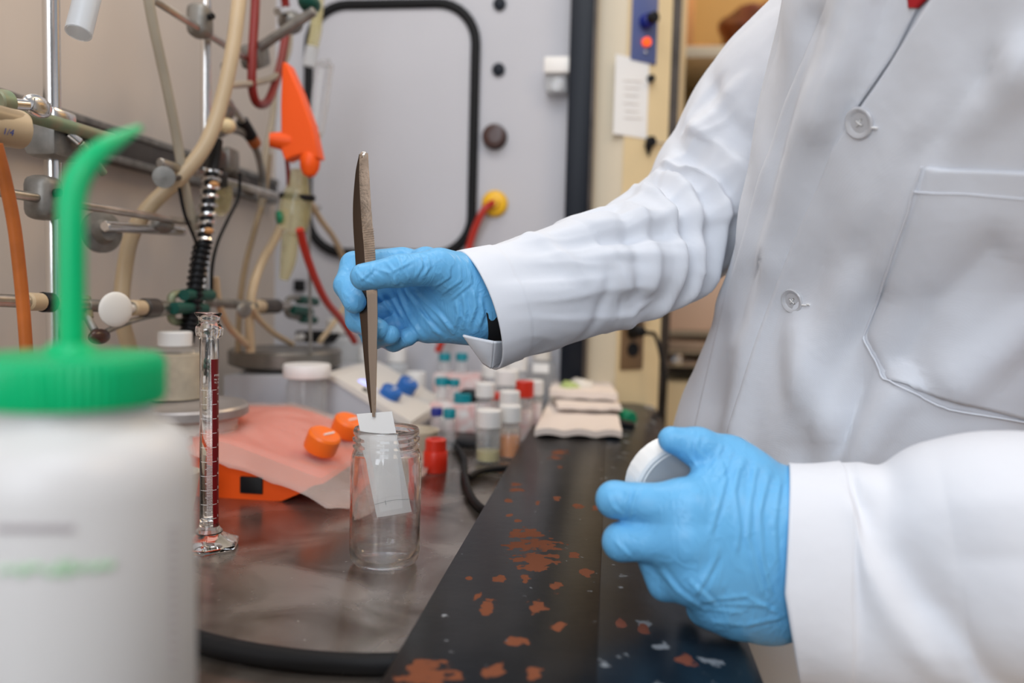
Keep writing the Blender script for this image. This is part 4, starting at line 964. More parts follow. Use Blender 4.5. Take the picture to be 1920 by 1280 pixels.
MB().tube([lx(536, 572, o), lx(542, 560, o), lx(556, 558, o), lx(568, 560, o)], .0040, 12).build('upper_arm', 'dull_metal', t); MB().tube([lx(536, 576, o), lx(540, 590, o), lx(552, 594, o), lx(560, 596, o)], .0040, 12).build('lower_arm', 'dull_metal', t)
jaw(t, [(560, 562), (576, 563), (592, 566)], o, .0065); jaw(t, [(545, 581), (562, 583), (580, 585)], o, .0075); jaw(t, [(565, 598), (578, 599), (590, 600)], o, .0060)
MB().sphere(lx(458, 581, .04), .012, (.35, 1.5, .8), 24, 14).build('wing_knob', 'dull_metal', t)
t = MB().box(lx(452, 566, .0), (.012, .016, .02), bev=.004).build('boss_head', 'dull_metal'); t['_x'] = 1; bpy.data.objects.remove(t)
# thin support rod and stand
t = MB().cyl((lx(584, 500, .075).x, lx(584, 500, .075).y, ZB + .1125), lx(578, 330, .075), .0022, 12).build('support_rod', 'dull_metal'); props(t, 'thin upright rod rising from the rear steel plate past the yellowed flask', 'rod')

# ---- black spiral (corrugated sleeve) and dark clamp cluster on far upright
t = thing('spiral_hose', lx(372, 560, .03), 'black and silver spiral sleeved hose hanging at the far upright rod', 'hose')
ctr = [(406, 262), (402, 300), (396, 340), (390, 390), (384, 440), (374, 490), (366, 545), (358, 600), (352, 640)]
P = spline([lx(x, y, .03) for x, y in ctr], 14)
MB().tube(P[::7] + [P[-1]], .0068, 16).build('inner_core', 'black', t)
def coil(P, r, turns, tr, i0, i1, name, m):
    seg = P[i0:i1]; n = turns * 14; fr = frames(P); pts = []
    for k in range(n + 1):
        f = k / n * (len(seg) - 1); i = min(int(f), len(seg) - 2); p = seg[i].lerp(seg[i + 1], f - i); a, b = fr[i0 + i]; an = 2 * math.pi * k / 14
        pts.append(p + a * r * math.cos(an) + b * r * math.sin(an))
    MB().tube(pts, tr, 6, smooth=False).build(name, m, t)
coil(P, .0085, 9, .0022, 20, 62, 'silver_coil', 'chrome'); coil(P, .0088, 17, .0013, 58, len(P) - 4, 'black_coil', 'rubber')
for i in (30, 54): MB().sphere(P[i] + Vector((.006, -.004, 0)), .005, (1, 1.4, .7)).build('copper_fleck', 'card', t)
t = thing('dark_clamp', lx(400, 320), 'dark clamp cluster behind the thick beige tube on the far upright rod', 'clamp')
MB().box(lx(402, 300, .015), (.022, .026, .022), bev=.005).build('body', 'dark_metal', t); MB().box(lx(402, 335, .015), (.022, .030, .020), bev=.005).build('body', 'black', t)
MB().box(lx(432, 300, .0), (.014, .030, .030), bev=.006).build('jaw', 'dull_metal', t); MB().box(lx(450, 338, -.01), (.014, .075, .018), rot=Matrix.Rotation(-.25, 3, 'X'), bev=.004).build('arm', 'dark_metal', t)
MB().cyl(lx(452, 225, .0), lx(472, 258, .005), .0085).build('black_grip', 'black', t); MB().cyl(lx(472, 258, .005), lx(480, 272, .006), .008).build('copper_tip', 'tube_orange', t)
MB().sphere(lx(426, 236, .01), .010, (1, 1, .9)).build('cream_bead', 'cream', t); MB().sphere(lx(420, 205, .0), .013, (1, 1.1, 1.2)).build('grey_knob', 'dull_metal', t)
MB().tube([lx(425, 190, .01), lx(438, 205, .01), lx(455, 225, .01)], .004, 10).build('pale_arm', 'rod', t)
t = thing('boss_clamp', lx(480, 110), 'dull corroded clamp joining crossed rods above the dark red loop', 'clamp')
MB().box(lx(478, 105, .012), (.028, .040, .030), rot=Matrix.Rotation(.4, 3, 'X'), bev=.007).build('clamp_block', 'dull_metal', t)
MB().cyl(lx(482, 92, .02), lx(590, 20, .10), .0062).build('slanted_rod', 'dull_metal', t)
MB().sphere(lx(545, 42, .05), .016, (1, 1.2, .9)).build('knuckle', 'dull_metal', t); MB().sphere(lx(425, 128, .0), .008, (.6, 1.5, 1)).build('wing', 'dark_metal', t)
MB().tube([lx(520, 22, .05), lx(540, 20, .05), lx(556, 26, .05)], .005, 12).build('silver_screw', 'chrome', t)
MB().sphere(lx(580, 6, .09), .013, (1, 1.6, .9)).build('green_knob', 'dgreen', t)

# ---- orange wedge
WD = lx(560, 230, .08); wy = WD.y
def wf(px, py): p = onY(px, py, wy); return (p.x, p.z)
t = thing('orange_wedge', onY(570, 300, wy), 'bright orange pointed plastic wedge with two pegs, hanging before the grey end wall', 'wedge')
front = [wf(536, 121), (wf(545, 122)), wf(568, 175), wf(590, 235), wf(604, 300), (wf(590, 296)), wf(575, 292), wf(558, 296), wf(541, 304), wf(534, 285), wf(533, 200)]
mb = MB().prism(front, wy - .012, wy + .012); o = mb.build('wedge_body', 'orange', t); bv = o.modifiers.new('b', 'BEVEL'); bv.width = .002; bv.segments = 2
o2 = onY(545, 266, wy); o3 = onY(505, 262, wy - .01); MB().tube([o2, o2.lerp(o3, .5), o3], [.014, .011, .0085], 20).build('side_peg', 'orange', t)
MB().lathe([(0, 0), (.011, 0), (.013, .006), (.0115, .018), (.007, .026), (0, .029)], 28, onY(582, 290, wy - .002), (0, -.1, -1)).build('lower_peg', 'orange', t)
# ---- clear syringe bits
t = thing('clear_syringe', lx(600, 200, .11), 'yellowed clear syringe barrel hanging before the access panel gasket', 'syringe')
MB().tube([onY(598, -20, 1.12), onY(592, 60, 1.12), onY(586, 88, 1.12)], .0082, 20, smooth=False).build('barrel', 'yell_glass', t); MB().tube([onY(586, 88, 1.12), onY(580, 124, 1.12)], .0092, 20, smooth=False).build('collar', 'frost', t)
t = thing('plastic_column', onY(602, 200, 1.15), 'clear plastic column with faint print, hanging right of the orange wedge', 'column')
MB().tube([onY(618, 118, 1.15), onY(600, 120, 1.15)], .006, 12, smooth=False).build('flange', 'clear', t)
MB().tube([onY(608, 120, 1.15), onY(600, 190, 1.15), onY(594, 250, 1.15)], [.0135, .0125, .010], 24).build('barrel', 'clear', t); MB().tube([onY(594, 250, 1.15), onY(590, 300, 1.15)], [.007, .004], 16).build('tip', 'yell_glass', t)
# ---- yellowed flask with tip
t = thing('yellowed_flask', lx(555, 440, .06), 'yellowed glass bulb with green stopcock and pale tapered tip, in the middle of the tubing', 'flask')
fy_ = lx(556, 400, .06).y
MB().tube([onY(560, 318, fy_), onY(560, 345, fy_), onY(556, 375, fy_), onY(552, 405, fy_), onY(548, 430, fy_), onY(545, 440, fy_)], [.010, .013, .0205, .0215, .018, .008], 28).build('bulb', 'yell_glass', t)
MB().tube([onY(545, 438, fy_), onY(540, 490, fy_), onY(532, 524, fy_)], [.0115, .0105, .006], 20).build('tapered_tip', 'tube_beige', t).active_material = M['yell_glass']
MB().cyl(onY(532, 407, fy_ - .01), onY(519, 408, fy_ - .015), .0085).build('green_stopcock', 'green2', t)
MB().cyl(onY(525, 366, fy_ - .012), onY(590, 372, fy_ - .012), .0042).build('support_ring', 'black', t)
t = thing('glass_dropper', lx(413, 360, .0), 'small yellowed glass bulb right of the black spiral', 'glassware')
gy = lx(415, 360, 0).y; MB().tube([onY(416, 335, gy), onY(414, 370, gy), onY(413, 395, gy), onY(413, 406, gy)], [.012, .014, .010, .003], 20).build('bulb', 'yell_glass', t)
# ============================================================ THE PERSON
PB = CW(.32, .64, 0); PB.z = .02
person = thing('person', (PB.x, PB.y, 0.0), 'person in a white lab coat and blue gloves leaning over the worktop', 'person')
M['undersleeve'] = mat('black_knit', (.008, .008, .009), .9)
Zc = CR.to_3x3()
# ---- torso rings in camera aligned coordinates: (u, P_r, P_f, a, b)
n_ = Vector((-.90, -.436)); t_ = Vector((.436, -.90))
rings = [(.345, .245, .34, .085, .070), (.325, .232, .345, .120, .085), (.29, .218, .365, .160, .105), (.24, .210, .395, .176, .118), (.19, .208, .430, .178, .122), (.13, .207, .473, .176, .124), (.08, .208, .520, .172, .124),
         (.03, .206, .578, .168, .122), (-.03, .196, .615, .165, .120), (-.08, .186, .642, .165, .120), (-.18, .180, .675, .172, .124), (-.30, .178, .70, .182, .13), (-.45, .172, .72, .196, .142), (-.60, .165, .735, .21, .155), (-.66, .162, .74, .215, .16)]
def ring_at(u):
    for k in range(len(rings) - 1):
        a, b = rings[k], rings[k + 1]
        if a[0] >= u >= b[0]:
            t = (a[0] - u) / (a[0] - b[0]); pr = rings[max(k - 1, 0)]; nx = rings[min(k + 2, len(rings) - 1)]
            t2, t3 = t * t, t ** 3
            return tuple(.5 * (2 * b0 + (c - a0) * t + (2 * a0 - 5 * b0 + 4 * c - d) * t2 + (3 * b0 - a0 - 3 * c + d) * t3) for a0, b0, c, d in zip(pr[1:], a[1:], b[1:], nx[1:]))
    return rings[-1][1:]
def torso_grid(NU=170, NA=200, shrink=0.0, disp=None, u0=.345, u1=-.66):
    vs = []
    for j in range(NU + 1):
        u = u0 + (u1 - u0) * j / NU; r, f, a, b = ring_at(u); C = Vector((r, f)) - n_ * b
        for k in range(NA):
            an = 2 * math.pi * k / NA; ca, sa = math.cos(an), math.sin(an)
            ex = .86
            p = C + n_ * ((b - shrink) * math.copysign(abs(ca) ** ex, ca)) + t_ * ((a - shrink) * math.copysign(abs(sa) ** ex, sa))
            vs.append(CW(p.x, p.y, u))
    fs = [(j * NA + k, (j + 1) * NA + k, (j + 1) * NA + (k + 1) % NA, j * NA + (k + 1) % NA) for j in range(NU) for k in range(NA)]
    return vs, fs
vs, fs = torso_grid()
bm = bmesh.new(); bv_ = [bm.verts.new(v) for v in vs]; [bm.faces.new([bv_[i] for i in f]) for f in fs]; bm.normal_update()
bm.verts.ensure_lookup_table()
# folds in the coat: ridges (positive) and hollows (negative) anchored on the garment
def seg_d(p, poly):
    best = 1e9; bt = 0
    for a, b in zip(poly[:-1], poly[1:]):
        ax, ay = b[0] - a[0], b[1] - a[1]; t = max(0, min(1, ((p[0] - a[0]) * ax + (p[1] - a[1]) * ay) / (ax * ax + ay * ay))); d = math.hypot(p[0] - a[0] - ax * t, p[1] - a[1] - ay * t)
        if d < best: best = d
    return best
FOLDS = [([(1600, -60), (1560, 120), (1490, 300), (1440, 470)], 26, .0045), ([(1640, -40), (1600, 100), (1545, 240)], 18, .004), ([(1520, 40), (1470, 230), (1425, 420), (1390, 600)], 22, -.0035),
         ([(1450, 500), (1400, 700), (1370, 860)], 24, .003), ([(1920, 120), (1760, 250), (1650, 420), (1560, 620), (1520, 800)], 45, .0045), ([(1860, 140), (1720, 300), (1620, 480)], 34, -.004),
         ([(1640, 560), (1560, 700), (1500, 850)], 32, -.004), ([(1500, 620), (1520, 720), (1560, 800)], 26, .0035), ([(1700, 720), (1640, 800), (1600, 880)], 30, .004), ([(1620, 720), (1580, 840)], 24, -.003),
         ([(1350, 620), (1335, 760)], 30, -.003), ([(1860, 460), (1760, 560), (1700, 680)], 40, -.003), ([(1920, 600), (1800, 700)], 40, .003)]
for v in bm.verts:
    x, y = pix(v.co); q = CMI @ v.co; d = 0
    facing = v.normal.dot((v.co - cam.matrix_world.translation)) < 0
    if v.index == -1: pass
    for poly, w_, am in FOLDS: 
        s = seg_d((x, y), poly); d += am * math.exp(-(s / w_) ** 2)
    c = v.co; d += .0035 * noise.noise(Vector((c.x * 11, c.y * 11, c.z * 4.5))) + .0012 * noise.noise(Vector((c.x * 30, c.y * 30, c.z * 16)))
    v.co = c + v.normal * 2.4 * d * (1 if facing else .5)
bm.normal_update(); me = bpy.data.meshes.new('coat_body'); bm.to_mesh(me); tree = BVHTree.FromBMesh(bm); bm.free()
me.transform(Matrix.Translation(-root_loc(person))); me.materials.append(M['cloth'])
for p in me.polygons: p.use_smooth = True
coat = bpy.data.objects.new('lab_coat', me); COL.objects.link(coat); coat.parent = person
sm = coat.modifiers.new('thickness', 'SOLIDIFY'); sm.thickness = .0012; sm.offset = -1
EYE = Vector((0, 0, CAMZ))
def cast(px, py, lift=0.0):
    """point of the garment surface seen at a measured spot of it"""
    o, v = ray(px, py); h, nr, i, dd = tree.ray_cast(o, v.normalized())
    if h is None: return None, None
    if nr.dot(v) > 0: nr = -nr
    off = (nr * .4 - v.normalized() * .6).normalized()
    return h + off * lift, nr
def patch(name, rows, lift, m, parent, n=40, thick=.0010, edge=None, wob=0.0):
    """cloth panel sewn on the coat. rows: list of (y, x0, x1)"""
    ys = []; R = []
    K = 60
    for j in range(K + 1):
        y = rows[0][0] + (rows[-1][0] - rows[0][0]) * j / K
        for a, b in zip(rows[:-1], rows[1:]):
            if a[0] <= y <= b[0] + 1e-6:
                t = (y - a[0]) / (b[0] - a[0]); R.append((y, a[1] + (b[1] - a[1]) * t, a[2] + (b[2] - a[2]) * t, (a[3] + (b[3] - a[3]) * t) if len(a) > 3 else 0)); break
    vs = []; ok = []
    for (y, x0, x1, sk) in R:
        for i in range(n + 1):
            s = (i / n) ** 1.5 if edge != 'even' else i / n; x = x0 + (x1 - x0) * s
            e = min(1, i / 2.5) if edge != 'even' else min(1, min(i, n - i) / 1.5)
            h, nr = cast(x, y + sk * s, lift * (.35 + .65 * e) + wob * noise.noise(Vector((x * .012, y * .012, 3))))
            vs.append(h); ok.append(h is not None)
    f = []
    for j in range(len(R) - 1):
        for i in range(n):
            q = (j * (n + 1) + i, j * (n + 1) + i + 1, (j + 1) * (n + 1) + i + 1, (j + 1) * (n + 1) + i)
            if all(ok[k] for k in q) and max((vs[q[0]] - vs[k]).length for k in q) < .05: f.append(q)
    used = sorted({k for q in f for k in q}); mp = {k: i for i, k in enumerate(used)}
    o = MB().add([vs[k] for k in used], [tuple(mp[k] for k in q) for q in f]).build(name, m, parent, smooth=180)
    s = o.modifiers.new('thickness', 'SOLIDIFY'); s.thickness = thick; s.offset = 0
    return o
# left front (upper layer) with placket edge
patch('front_panel', [(-420, 1900, 3000), (-200, 1880, 2700), (-60, 1790, 2400), (60, 1712, 2300), (150, 1655, 2250), (272, 1568, 2200), (330, 1547, 2150), (430, 1500, 2100), (530, 1458, 2050), (650, 1415, 2050), (790, 1372, 2050), (900, 1345, 2050), (1100, 1300, 2000), (1400, 1262, 1900)], .0056, 'cloth', coat, n=70, thick=.0022)
# turned collar edge of the right front
patch('right_lapel', [(-420, 1620, 1890), (-200, 1560, 1850), (0, 1555, 1730), (100, 1512, 1680), (200, 1470, 1610), (272, 1448, 1590), (330, 1425, 1562), (480, 1385, 1490), (560, 1360, 1462), (650, 1338, 1428), (790, 1306, 1385), (900, 1292, 1352)], .0026, 'cloth', coat, n=24, thick=.0014)
# pocket
patch('pocket', [(312, 1735, 2050, 10), (350, 1722, 2050, 10), (500, 1668, 2030, 30), (628, 1624, 2010, 60), (712, 1664, 1990, 90)], .0078, 'cloth', coat, n=40, thick=.0016, edge='even')
def seam(pts, name, r=.0006, lift=.0066, m='cloth', parent=coat):
    P = []
    for a, b in zip(pts[:-1], pts[1:]):
        for k in range(12):
            h, nr = cast(a[0] + (b[0] - a[0]) * k / 12, a[1] + (b[1] - a[1]) * k / 12, lift)
            if h is not None: P.append(h)
    if len(P) > 3: return MB().tube(P, r, 8, smooth=False).build(name, m, parent)
seam([(1735, 312), (1624, 628), (1664, 712), (1780, 762), (1990, 800)], 'pocket_seam', .0007, .0084)
seam([(1722, 356), (1820, 360), (1990, 372)], 'pocket_hem', .0005, .0088)
# red shirt showing at the neck
patch('red_collar', [(-60, 1690, 1800), (14, 1706, 1724)], .0042, 'redshirt', coat, n=10, thick=.001, edge='even')
# buttons
for (px, py, rad) in ((1618, 228, .0096), (1491, 562, .0094), (1390, 836, .0094), (1330, 1120, .0094)):
    h, nr = cast(px, py, .0072)
    if h is None: continue
    b = MB().lathe([(0, .0004), (rad * .62, .0004), (rad * .74, .0014), (rad * .90, .0018), (rad, .0010), (rad * .96, 0), (0, -.0004)], 48, h, nr).build('button', 'button', coat)
    q = nr.to_track_quat('Z', 'Y'); mb = MB()
    hs = [h + q @ Vector((x * .0017, y * .0017, .0006)) for x, y in ((1, 1), (-1, -1), (1, -1), (-1, 1))]
    mb.tube([hs[0], (hs[0] + hs[1]) / 2 + nr * .0005, hs[1]], .00035, 8); mb.tube([hs[2], (hs[2] + hs[3]) / 2 + nr * .0006, hs[3]], .00035, 8)
    mb.build('thread', 'thread', b)
    mb = MB(); mb.cyl(hs[0], hs[0] + nr * .0001, .0006)
    for hh in hs: mb.cyl(hh - nr * .0001, hh + nr * .00005, .0006, 10)
    mb.build('hole', 'dull_metal', b)
    seam([(px + rad / .5 * F * .9 * .45 + 8, py + 8), (px + rad / .5 * F * .9 * .45 + 24, py + 10)], 'buttonhole', .0007, .0080, 'thread')

# ---- sleeves
def sleeve(name, ctr, rad, disp, parent, nu=150, nv=120, shear=0.0):
    P = spline(ctr, max(2, nu // (len(ctr) - 1))); m = len(P); fr = frames(P); vs = []
    L = [0]
    for i in range(1, m): L.append(L[-1] + (P[i] - P[i - 1]).length)
    for i, p in enumerate(P):
        t = i / (m - 1) * (len(rad) - 1); k = min(int(t), len(rad) - 2); f = t - k; f = f * f * (3 - 2 * f); ra = rad[k][0] + (rad[k + 1][0] - rad[k][0]) * f; rb_ = rad[k][1] + (rad[k + 1][1] - rad[k][1]) * f
        # frame: b vertical in image, a along depth
        tg = (P[min(i + 1, m - 1)] - P[max(i - 1, 0)]).normalized(); dv = Zc @ Vector((0, 0, -1)); a = (dv - tg * dv.dot(tg)).normalized(); b = tg.cross(a)
        if i == 0: bp = Zc @ Vector((0, 1, 0)); ap = a
        if b.dot(bp) < 0: b = -b
        if a.dot(ap) < 0: a = -a
        bp = b; ap = a
        for k2 in range(nv):
            an = 2 * math.pi * k2 / nv; e = 1.0
            d = disp(L[i], L[-1], an, p)
            vs.append(p + tg * (shear * (math.cos(an) + 1.25 * max(0, -math.sin(an)) - .15 * math.sin(an)) * max(0, 1 - L[i] / .05)) + a * ((ra + d) * math.cos(an)) + b * ((rb_ + d) * math.sin(an)))
    fs = [(i * nv + k, i * nv + (k + 1) % nv, (i + 1) * nv + (k + 1) % nv, (i + 1) * nv + k) for i in range(m - 1) for k in range(nv)]
    o = MB().add(vs, fs).build(name, 'cloth', parent, smooth=180)
    s = o.modifiers.new('thickness', 'SOLIDIFY'); s.thickness = .0016; s.offset = -1
    return o
# an: cos -> away from viewer(+), sin -> up.  viewer side is an = pi
def fold(s, an, s0, an0, sl, w_, am, lo, hi, k=1.0):
    """a crease running diagonally: centre line s = s0 + sl*(an-an0), limited to angles lo..hi"""
    da = (an - an0 + math.pi) % (2 * math.pi) - math.pi
    if not lo <= da <= hi: return 0
    ed = min(1, (da - lo) / .35, (hi - da) / .35); ed = max(0, ed)
    x = (s - s0 - sl * da) / w_
    return am * math.exp(-x * x) * ed
def disp_r(s, L, an, p):
    # s from the cuff (0) to the shoulder
    pi = math.pi; d = 0
    amp = min(1, s / .05)
    q = Vector((s * 9 + 1.2 * math.sin(an), math.cos(an) * 1.1 + s * 6, math.sin(an) * 1.1)); d += .0045 * noise.noise(q) * amp
    q = Vector((s * 17 + 2.2 * math.sin(an) + math.cos(an), math.cos(an) * 1.5, math.sin(an) * 1.5)); n1 = noise.noise(q); d += (.0075 * n1 + .0035 * max(0, .5 - abs(n1) * 2.2)) * amp * (1.0 if s > .10 else .45)
    for f in ((.165, pi, -.020, .006, .0065, -1.6, 1.4), (.178, pi, -.022, .006, -.0075, -1.6, 1.2), (.192, pi, -.024, .007, .0075, -1.4, 1.3), (.210, pi, -.028, .008, -.0065, -1.3, 1.3), (.230, pi, -.03, .009, .0065, -1.3, 1.5),
              (.135, pi, -.016, .006, .0045, -1.3, 1.0), (.120, pi, -.014, .006, -.0035, -1.3, .8), (.105, pi + .5, .012, .006, .0030, -1.0, 1.2), (.26, pi, -.03, .011, -.006, -1.3, 1.5), (.295, pi, -.03, .013, .006, -1.3, 1.5),
              (.06, pi - .7, .014, .007, .0030, -.9, .9), (.08, pi + .8, -.02, .006, -.0025, -.9, .9), (.33, pi, -.03, .012, -.005, -1.3, 1.5)):
        d += fold(s, an, *f)
    if s < .0245: d += .0012 * (1 - s / .0245 * .3)     # sewn cuff band
    return d
cr = [W(893, 582, .600), W(960, 560, .612), W(1040, 537, .630), (W(1130, 505, .655)), W(1220, 468, .69), W(1298, 415, .725), W(1355, 325, .735), W(1410, 220, .725), W(1492, 125, .70), W(1600, 30, .675), W(1700, -50, .64)]
rr_ = [(.036, .046), (.038, .045), (.041, .046), (.045, .049), (.050, .052), (.056, .054), (.060, .056), (.062, .058), (.065, .060), (.068, .064), (.07, .065)]
sr = sleeve('sleeve', cr, rr_, disp_r, coat, nu=230, nv=150)
# open flap of the right cuff hanging below the wrist
mb = MB(); n = 14
q = [W(868, 628, .578), W(926, 640, .574), W(921, 690, .590), W(906, 680, .592)]; q2 = [W(926, 640, .574), W(975, 640, .598), W(972, 655, .615), W(921, 690, .590)]
for Q in (q, q2):
    v_ = [];
    for j in range(n + 1):
        for i in range(n + 1):
            u, v = i / n, j / n; v_.append(Q[0].lerp(Q[1], u).lerp(Q[3].lerp(Q[2], u), v) + Zc @ Vector((0, 0, .002 * math.sin(u * 3.1) * math.sin(v * 3.1))))
    mb.add(v_, [(j * (n + 1) + i, j * (n + 1) + i + 1, (j + 1) * (n + 1) + i + 1, (j + 1) * (n + 1) + i) for j in range(n) for i in range(n)])
o = mb.build('cuff_flap', 'cloth', coat, smooth=80); s = o.modifiers.new('t', 'SOLIDIFY'); s.thickness = .0018; s.offset = 0
def disp_l(s, L, an, p):
    pi = math.pi; amp = min(1, s / .04); d = .005 * noise.noise(Vector((s * 9, math.cos(an) * 1.1, math.sin(an) * 1.1 + 4))) * amp
    d += fold(s, an, .075, pi, .035, .014, -.006, -1.2, 1.0) + fold(s, an, .05, pi - .2, .03, .009, .0035, -.9, .9) + fold(s, an, .115, pi / 2, 0, .035, .008, -1.2, 1.2) + fold(s, an, .062, pi / 2, 0, .012, -.004, -1, 1) + fold(s, an, .13, pi + .7, -.03, .014, -.006, -1.0, 1.0) + fold(s, an, .10, pi + .9, .03, .010, .005, -.9, .9)
    if s < .032: d += .0010
    return d
cl = [W(1466, 1076, .462), W(1575, 1086, .462), W(1662, 1090, .455), (W(1780, 1086, .445)), W(1930, 1080, .430), W(2150, 1050, .42), W(2400, 980, .41), CW(.470, .40, .0), CW(.452, .385, .12), CW(.405, .385, .22), CW(.345, .41, .27)]
rl_ = [(.0395, .0635), (.043, .067), (.046, .069), (.050, .073), (.053, .074), (.056, .07), (.06, .07), (.06, .065), (.062, .065), (.066, .066), (.060, .060)]
sl_ = sleeve('sleeve', cl, rl_, disp_l, coat, nu=200, nv=120, shear=.012)
MB().tube([W(893, 586, .602), W(1000, 560, .616)], .0262, 36, smooth=False).build('black_undersleeve', 'undersleeve', person)

# ---- hands
def A3(p): return np.array(p)
def w3(px, py, d): return np.array(W(px, py, d))
def digit(P, pts, rad, k=.003):
    d = None
    for (a, b, ra, rb_) in zip(pts[:-1], pts[1:], rad[:-1], rad[1:]):
        q = cone_sdf(P, w3(*a), w3(*b), ra, rb_); d = q if d is None else smin(d, q, k)
    return d
def right_hand(P):
    idx = digit(P, [(752, 492, .606), (664, 497, .600), (650, 535, .588), (665, 566, .577)], [.0115, .0098, .0090, .0082])
    mid = digit(P, [(748, 528, .622), (668, 556, .610), (672, 600, .596), (709, 618, .585)], [.0115, .0098, .0090, .0080])
    rng = digit(P, [(752, 565, .626), (682, 600, .614), (700, 633, .602), (731, 628, .590)], [.011, .0095, .0085, .0076])
    pnk = digit(P, [(765, 600, .622), (712, 628, .612), (738, 640, .606), (765, 632, .600)], [.0100, .0085, .0075, .0068])
    palm = cone_sdf(P, w3(905, 560, .604), w3(765, 500, .607), .024, .0125)
    for a, b, ra, rb_ in ((w3(905, 565, .606), w3(758, 533, .622), .024, .0135), (w3(905, 572, .608), w3(762, 568, .626), .024, .0135), (w3(903, 580, .606), w3(775, 602, .620), .023, .0125), (w3(885, 590, .600), w3(800, 612, .606), .019, .012)):
        palm = smin(palm, cone_sdf(P, a, b, ra, rb_), .012)
    th = digit(P, [(880, 535, .592), (822, 502, .577), (748, 508, .5610), (682, 519, .5585)], [.019, .0135, .0110, .0096], .004)
    th = smin(th, cone_sdf(P, w3(850, 515, .590), w3(800, 490, .598), .015, .011), .012)
    d = smin(palm, th, .010)
    fing = np.minimum(np.minimum(idx, mid), np.minimum(rng, pnk))
    fing = smin(fing, np.minimum(mid, idx), .001)
    d = smin(d, fing, .0045)
    # wrist
    d = smin(d, cone_sdf(P, w3(885, 572, .604), w3(900, 572, .606), .0265, .0255), .008)
    # glove folds: pulled creases over the thumb and palm
    def rg(pts, w_, am):
        return am * ridge(P, [w3(*p) for p in pts], w_)
    d -= rg([(742, 480, .555), (745, 510, .549), (738, 540, .553)], .0013, .0011) + rg([(762, 478, .560), (770, 505, .556), (760, 532, .561)], .0013, .0011) + rg([(700, 500, .548), (730, 512, .549), (745, 535, .553)], .0012, .0009) + rg([(785, 478, .565), (795, 500, .562), (782, 522, .563)], .0014, .0010)
    d += rg([(752, 484, .554), (757, 508, .552), (750, 535, .556)], .0014, .0007) + rg([(775, 485, .560), (782, 505, .560), (773, 530, .564)], .0014, .0007)
    d -= rg([(745, 545, .600), (790, 590, .594), (815, 625, .598)], .0020, .0016) + rg([(770, 555, .598), (815, 600, .588), (850, 620, .592)], .0018, .0012) + rg([(865, 560, .580), (878, 590, .584), (870, 618, .592)], .0018, .0016) + rg([(885, 545, .582), (896, 585, .584), (885, 615, .592)], .0018, .0016) + rg([(905, 550, .582), (900, 590, .584)], .0018, .0014)
    d += rg([(757, 550, .600), (802, 595, .592), (832, 622, .595)], .0018, .0010) + rg([(874, 552, .580), (887, 588, .584), (878, 616, .592)], .0017, .0012)
    nz = (np.sin(P[..., 0] * 310 + 4 * np.sin(P[..., 2] * 130)) * np.sin(P[..., 2] * 290 + 3 * np.sin(P[..., 1] * 160))) * .00022
    return d + nz * .3
pts = np.array([w3(x, y, d) for x, y, d in ((625, 455, .55), (960, 455, .64), (625, 665, .55), (960, 665, .64), (625, 455, .64), (960, 665, .55))])
def wrinkle(o, folds, off):
    me = o.data; o0 = Vector(off); nr = [v.normal.copy() for v in me.vertices]
    for v, n in zip(me.vertices, nr):
        p = v.co + o0; vd = (p - EYE).normalized(); fc = -n.dot(vd)
        if fc < .05: continue
        x, y = pix(p); d = 0
        for poly, w_, am in folds:
            if min(abs(x - q[0]) + abs(y - q[1]) for q in poly) > 70: continue
            e0 = math.hypot(x - poly[0][0], y - poly[0][1]); e1 = math.hypot(x - poly[-1][0], y - poly[-1][1])
            s = seg_d((x, y), poly) / w_
            if s < 3: d += am * math.exp(-s * s) * min(1, e0 / 14 + .1) * min(1, e1 / 14 + .1)
        v.co += n * d * min(1, fc * 2.5)
def creases(polys, w_, am):
    out = []
    for p in polys:
        out.append((p, w_, am)); out.append(([(x + w_ * 1.7, y + w_ * .3) for x, y in p], w_ * 1.1, -am * .6))
    return out
gl = sdf_object('glove', right_hand, pts.min(0) - .012, pts.max(0) + .012, .0009, 'glove', person)
wrinkle(gl, creases([[(722, 488), (738, 505), (742, 537)], [(743, 476), (752, 500), (765, 520), (766, 532)], [(783, 472), (792, 498), (776, 524)], [(698, 492), (697, 508), (716, 522)], [(664, 504), (680, 522), (706, 534)], [(704, 500), (690, 514), (672, 528)],
   [(800, 478), (806, 500), (792, 520)], [(730, 512), (750, 502), (775, 490)]], 3.2, .00075)
  + creases([[(745, 542), (760, 580), (778, 610), (795, 636)], [(757, 540), (786, 580), (815, 618), (835, 632)], [(705, 548), (722, 570), (745, 600)], [(727, 545), (742, 572), (756, 600)], [(775, 545), (820, 585), (850, 622)],
   [(868, 545), (873, 580), (866, 620)], [(888, 540), (892, 575), (878, 614)], [(900, 556), (906, 590), (896, 618)], [(855, 560), (860, 590), (850, 622)]], 4.2, .0013)
  + creases([[(843, 495), (842, 520), (805, 545)], [(862, 492), (864, 526), (822, 556)], [(880, 500), (884, 530), (840, 566)], [(640, 498), (652, 506), (664, 504)], [(642, 545), (655, 556), (668, 556)], [(714, 466), (719, 482)], [(733, 464), (741, 480)], [(752, 463), (760, 476)], [(648, 580), (662, 596), (674, 612)]], 3.0, .0006), root_loc(person))
